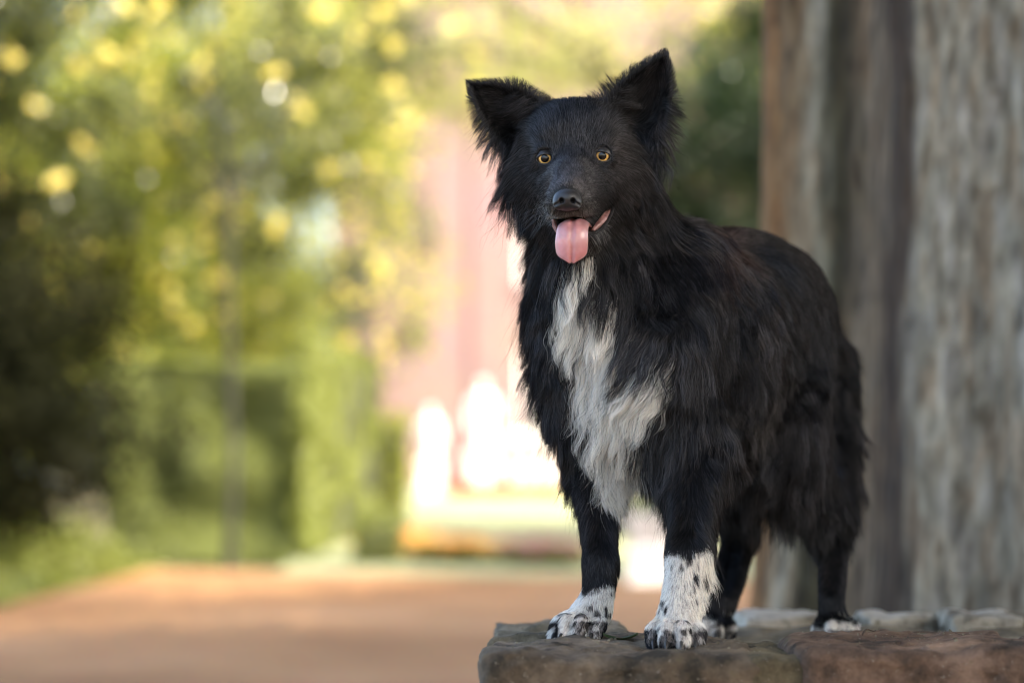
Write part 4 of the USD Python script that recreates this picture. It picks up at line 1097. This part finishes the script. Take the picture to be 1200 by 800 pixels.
for k, e in enumerate(EYES):
    g = unit(np.array([0, 0, CAM_Z + 0.05]) - e)
    sp = trimesh.creation.icosphere(4, EYE_R * 0.985); sp.apply_translation(e)
    eye = obj('eye', sp, eye_look, dog, smooth=True)
    v_, f_, A_, B_ = cap(e, g, EYE_R, 0.33, 0.62)
    fib = meshkit.noise(np.stack([np.cos(B_) * 9, np.sin(B_) * 9, A_ * 4], -1), 3)
    q = (A_ - 0.33) / 0.29
    ic = np.array([0.60, 0.34, 0.10]) * (0.45 + 0.8 * fib)[:, None] * np.interp(q, [0, .12, .3, .62, .88, 1], [0.30, 0.75, 1.1, 1.0, 0.22, 0.04])[:, None]
    obj('iris', (v_, tris(f_)), iris_look, eye, smooth=True, colour=ic)
    v_, f_, _, _ = cap(e, g, EYE_R * 1.008, 0.0, 0.36)
    obj('pupil', (v_, tris(f_)), pupil_look, eye, smooth=True)
    # lids: a shell with an almond opening, and its wet rim
    u = unit(np.cross(g, [0, 0, 1.0])); w = np.cross(u, g)
    side = -1 if k == 0 else 1
    b = np.arange(48) * 2 * np.pi / 48
    tilt = 0.16 * side
    cu, cv = 0.0108 * np.cos(b), np.where(np.sin(b) > 0, 0.0056, 0.0069) * np.sin(b) * (1 - 0.12 * np.cos(b) ** 2)
    U, V = cu * np.cos(tilt) - cv * np.sin(tilt), cu * np.sin(tilt) + cv * np.cos(tilt)
    rows = []
    R1 = EYE_R + 0.0011
    for s_ in np.linspace(0, 1, 7):
        uu, vv = U + (0.0131 * np.cos(b) - U) * s_, V + (0.0131 * np.sin(b) - V) * s_
        rows.append(e + uu[:, None] * u + vv[:, None] * w + np.sqrt(np.maximum(R1 ** 2 - uu ** 2 - vv ** 2, 1e-8))[:, None] * g)
    sv = np.vstack(rows)
    i_, j_ = np.meshgrid(np.arange(6), np.arange(48), indexing='ij')
    sf = tris(np.stack([i_ * 48 + j_, i_ * 48 + (j_ + 1) % 48, (i_ + 1) * 48 + (j_ + 1) % 48, (i_ + 1) * 48 + j_], -1).reshape(-1, 4))
    obj('eyelid', join([(sv, sf), tube(rows[0], 0.00115, 8, True)]), lid_look, eye, smooth=True)

# ------------------------------------------------------------------ nose, mouth, tongue
nf = Field(nose_c - 0.026, nose_c + 0.026, 0.0007)
nf.ball(nose_c + (0, 0.002, 0.001), (0.0165, 0.0150, 0.0125), 0.004)
nf.ball(nose_c + (0, -0.004, 0.0025), (0.0130, 0.0105, 0.0095), 0.006)
for s_ in (-1, 1):
    nf.ball(nose_c + (s_ * 0.0095, -0.0050, -0.0030), (0.0072, 0.0085, 0.0080), 0.003)
    nf.cone(nose_c + (s_ * 0.0070, -0.0175, -0.0010), nose_c + (s_ * 0.0062, -0.004, -0.0015), 0.0034, 0.0026, 0.0015, cut=True)
    nf.cone(nose_c + (s_ * 0.0075, -0.0155, -0.0025), nose_c + (s_ * 0.0150, -0.0090, -0.0062), 0.0022, 0.0012, 0.0015, cut=True)
nf.cone(nose_c + (0, -0.0160, -0.016), nose_c + (0, -0.0158, -0.002), 0.0013, 0.0008, 0.0015, cut=True)
nv, nq = nf.surface()
nose_look = look('nose_leather', {'tc': ('texture_coordinate', {}), 'v': ('voronoi_texture', {'scale': 900.0}), 'b': ('bump', {'strength': 0.35, 'distance': 0.0006, 'invert': True}),
                                  'p': ('principled_bsdf', {'base_color': (0.006, 0.0055, 0.006), 'roughness': 0.42, 'coat_weight': 0.12, 'coat_roughness': 0.3})},
                 [('tc.object', 'v.vector'), ('v.distance', 'b.height'), ('b.normal', 'p.normal')])
obj('nose', (nv, tris(nq)), nose_look, dog, smooth=True)

tongue_look = look('tongue', {'tc': ('texture_coordinate', {}), 'n': ('noise_texture', {'scale': 700.0, 'detail': 3.0}), 'n2': ('noise_texture', {'scale': 60.0, 'detail': 4.0}),
                              'r': ('rgb_ramp', {'ramp': [(0.3, (0.30, 0.125, 0.125)), (0.7, (0.44, 0.215, 0.21))]}),
                              'b': ('bump', {'strength': 0.5, 'distance': 0.0009}),
                              'p': ('principled_bsdf', {'roughness': 0.34, 'subsurface_weight': 0.35, 'subsurface_scale': 0.003, 'coat_weight': 0.6, 'coat_roughness': 0.14})},
                   [('tc.object', 'n.vector'), ('tc.object', 'n2.vector'), ('n2.fac', 'r.fac'), ('r.color', 'p.base_color'), ('n.fac', 'b.height'), ('b.normal', 'p.normal')])
spine = np.array([(680, 262, 2.905, 15), (676, 259, 2.872, 18), (672.5, 259.5, 2.846, 19.5), (671, 264, 2.829, 20), (670.5, 273, 2.823, 20.5), (670, 283, 2.822, 21), (670, 292, 2.8235, 20.5), (670, 299, 2.825, 18.8), (670, 304, 2.827, 14.5), (670, 306.5, 2.829, 8)])
sp_t = np.linspace(0, len(spine) - 1, 44)
from scipy.interpolate import CubicSpline
spi = CubicSpline(np.arange(len(spine)), spine)(sp_t)
c0 = P(spi[:, 0], spi[:, 1], spi[:, 2]); hw = 0.92 * np.maximum(spi[:, 3], 1.5) * spi[:, 2] / FPX
tg = unit(np.gradient(c0, axis=0)); lat = np.tile([1.0, 0, 0], (44, 1)); nn = unit(np.cross(lat, tg))
nn = np.where((nn[:, 1:2] > 0) & (np.arange(44)[:, None] > 10), nn, nn)
ring = []
M = 56
for q in range(M):
    a = 2 * np.pi * q / M
    x, y = np.cos(a), np.sin(a)
    th = 0.0034 * np.sign(y) * np.abs(y) ** 0.8
    up = (y > 0) * (0.0030 * np.exp(-(x / 0.10) ** 2) * -1.0)
    bend = -0.0055 * x ** 2 + np.zeros(44)
    ring.append(c0 + lat * (hw * np.sign(x) * abs(x) ** 0.9)[:, None] + -nn * (th + up + bend)[:, None])
tv = np.stack(ring, 1).reshape(-1, 3)
i_, j_ = np.meshgrid(np.arange(43), np.arange(M), indexing='ij')
tf = tris(np.stack([i_ * M + j_, i_ * M + (j_ + 1) % M, (i_ + 1) * M + (j_ + 1) % M, (i_ + 1) * M + j_], -1).reshape(-1, 4))
tfan = [[43 * M + j, 43 * M + (j + 1) % M, len(tv)] for j in range(M)]
tv = np.vstack([tv, c0[-1:] + tg[-1:] * 0.0008]); tf = np.vstack([tf, tfan])
obj('tongue', (tv, tf), tongue_look, dog, smooth=True)

gum_look = look('gum', {'tc': ('texture_coordinate', {}), 'n': ('noise_texture', {'scale': 160.0, 'detail': 4.0}), 'r': ('rgb_ramp', {'ramp': [(0.35, (0.13, 0.055, 0.048)), (0.65, (0.30, 0.15, 0.13))]}),
                        'p': ('principled_bsdf', {'roughness': 0.3, 'coat_weight': 0.3})}, [('tc.object', 'n.vector'), ('n.fac', 'r.fac'), ('r.color', 'p.base_color')])
lip = np.array([(695, 270, 2.872), (701, 264, 2.878), (707, 257, 2.886), (712, 249, 2.897), (716, 240, 2.908)])
obj('lip', tube(P(lip[:, 0], lip[:, 1], lip[:, 2] + 0.004), [0.002, 0.0040, 0.0046, 0.0036, 0.0015], 12), gum_look, dog, smooth=True)
lip_look = look('lip_skin', {'p': ('principled_bsdf', {'base_color': (0.008, 0.007, 0.007), 'roughness': 0.65, 'specular_ior_level': 0.2})}, [])
rim = np.array([(690, 276, 2.868), (699, 272.5, 2.872), (706, 267, 2.879), (712, 259, 2.889), (717.5, 248, 2.90), (720, 238, 2.912)])
obj('lip_edge', tube(P(rim[:, 0], rim[:, 1], rim[:, 2]), [0.0016, 0.0022, 0.0024, 0.0022, 0.0018, 0.001], 10), lip_look, dog, smooth=True)
lip2 = np.array([(648, 257, 2.86), (650, 265, 2.862), (654, 273, 2.858)])
obj('lip', tube(P(lip2[:, 0], lip2[:, 1], lip2[:, 2]), [0.002, 0.003, 0.002], 8), gum_look, dog, smooth=True)
claw_look = look('claw', {'p': ('principled_bsdf', {'base_color': (0.02, 0.018, 0.016), 'roughness': 0.35})}, [])
for cc_, zg_, fw_, s_ in PAWS:
    f_ = unit([fw_[0], fw_[1], 0]); l_ = np.array([f_[1], -f_[0], 0]); c_ = np.array([cc_[0], cc_[1], zg_])
    for a_, b_ in ((-0.0245, 0.012), (-0.0088, 0.026), (0.0088, 0.026), (0.0245, 0.012)):
        k_ = c_ + (l_ * a_ + f_ * b_) * s_
        obj('claw', tube([k_ + f_ * .014 + (0, 0, .0125), k_ + f_ * .021 + (0, 0, .0105), k_ + f_ * .026 + (0, 0, .006), k_ + f_ * .028 + (0, 0, .002)], [.0024, .0023, .0016, .0004], 7), claw_look, dog, smooth=True)
# whiskers
wk = []
for sgn in (-1, 1):
    for r_ in range(9):
        s0 = P(664 + sgn * (16 + 2.2 * (r_ % 3)), 242 + 3 * (r_ // 3), 2.826 + 0.006 * (r_ % 3))
        dirn = unit(np.array([sgn * (1.0 - 0.08 * r_), 0.35, -0.25 - 0.12 * (r_ // 3) + 0.1 * (r_ % 3)]))
        t = np.linspace(0, 1, 6)[:, None]
        wk.append(s0 + dirn * t * (0.042 + 0.004 * (r_ % 4)) + np.array([0, 0.006, -0.012]) * t ** 2)
wk = np.array(wk)
for k in range(len(wk)):
    curves('whisker', wk[k:k + 1], np.full(1, 0.00018), np.array([[0.05, 0.048, 0.046]]), dog, pale_look)
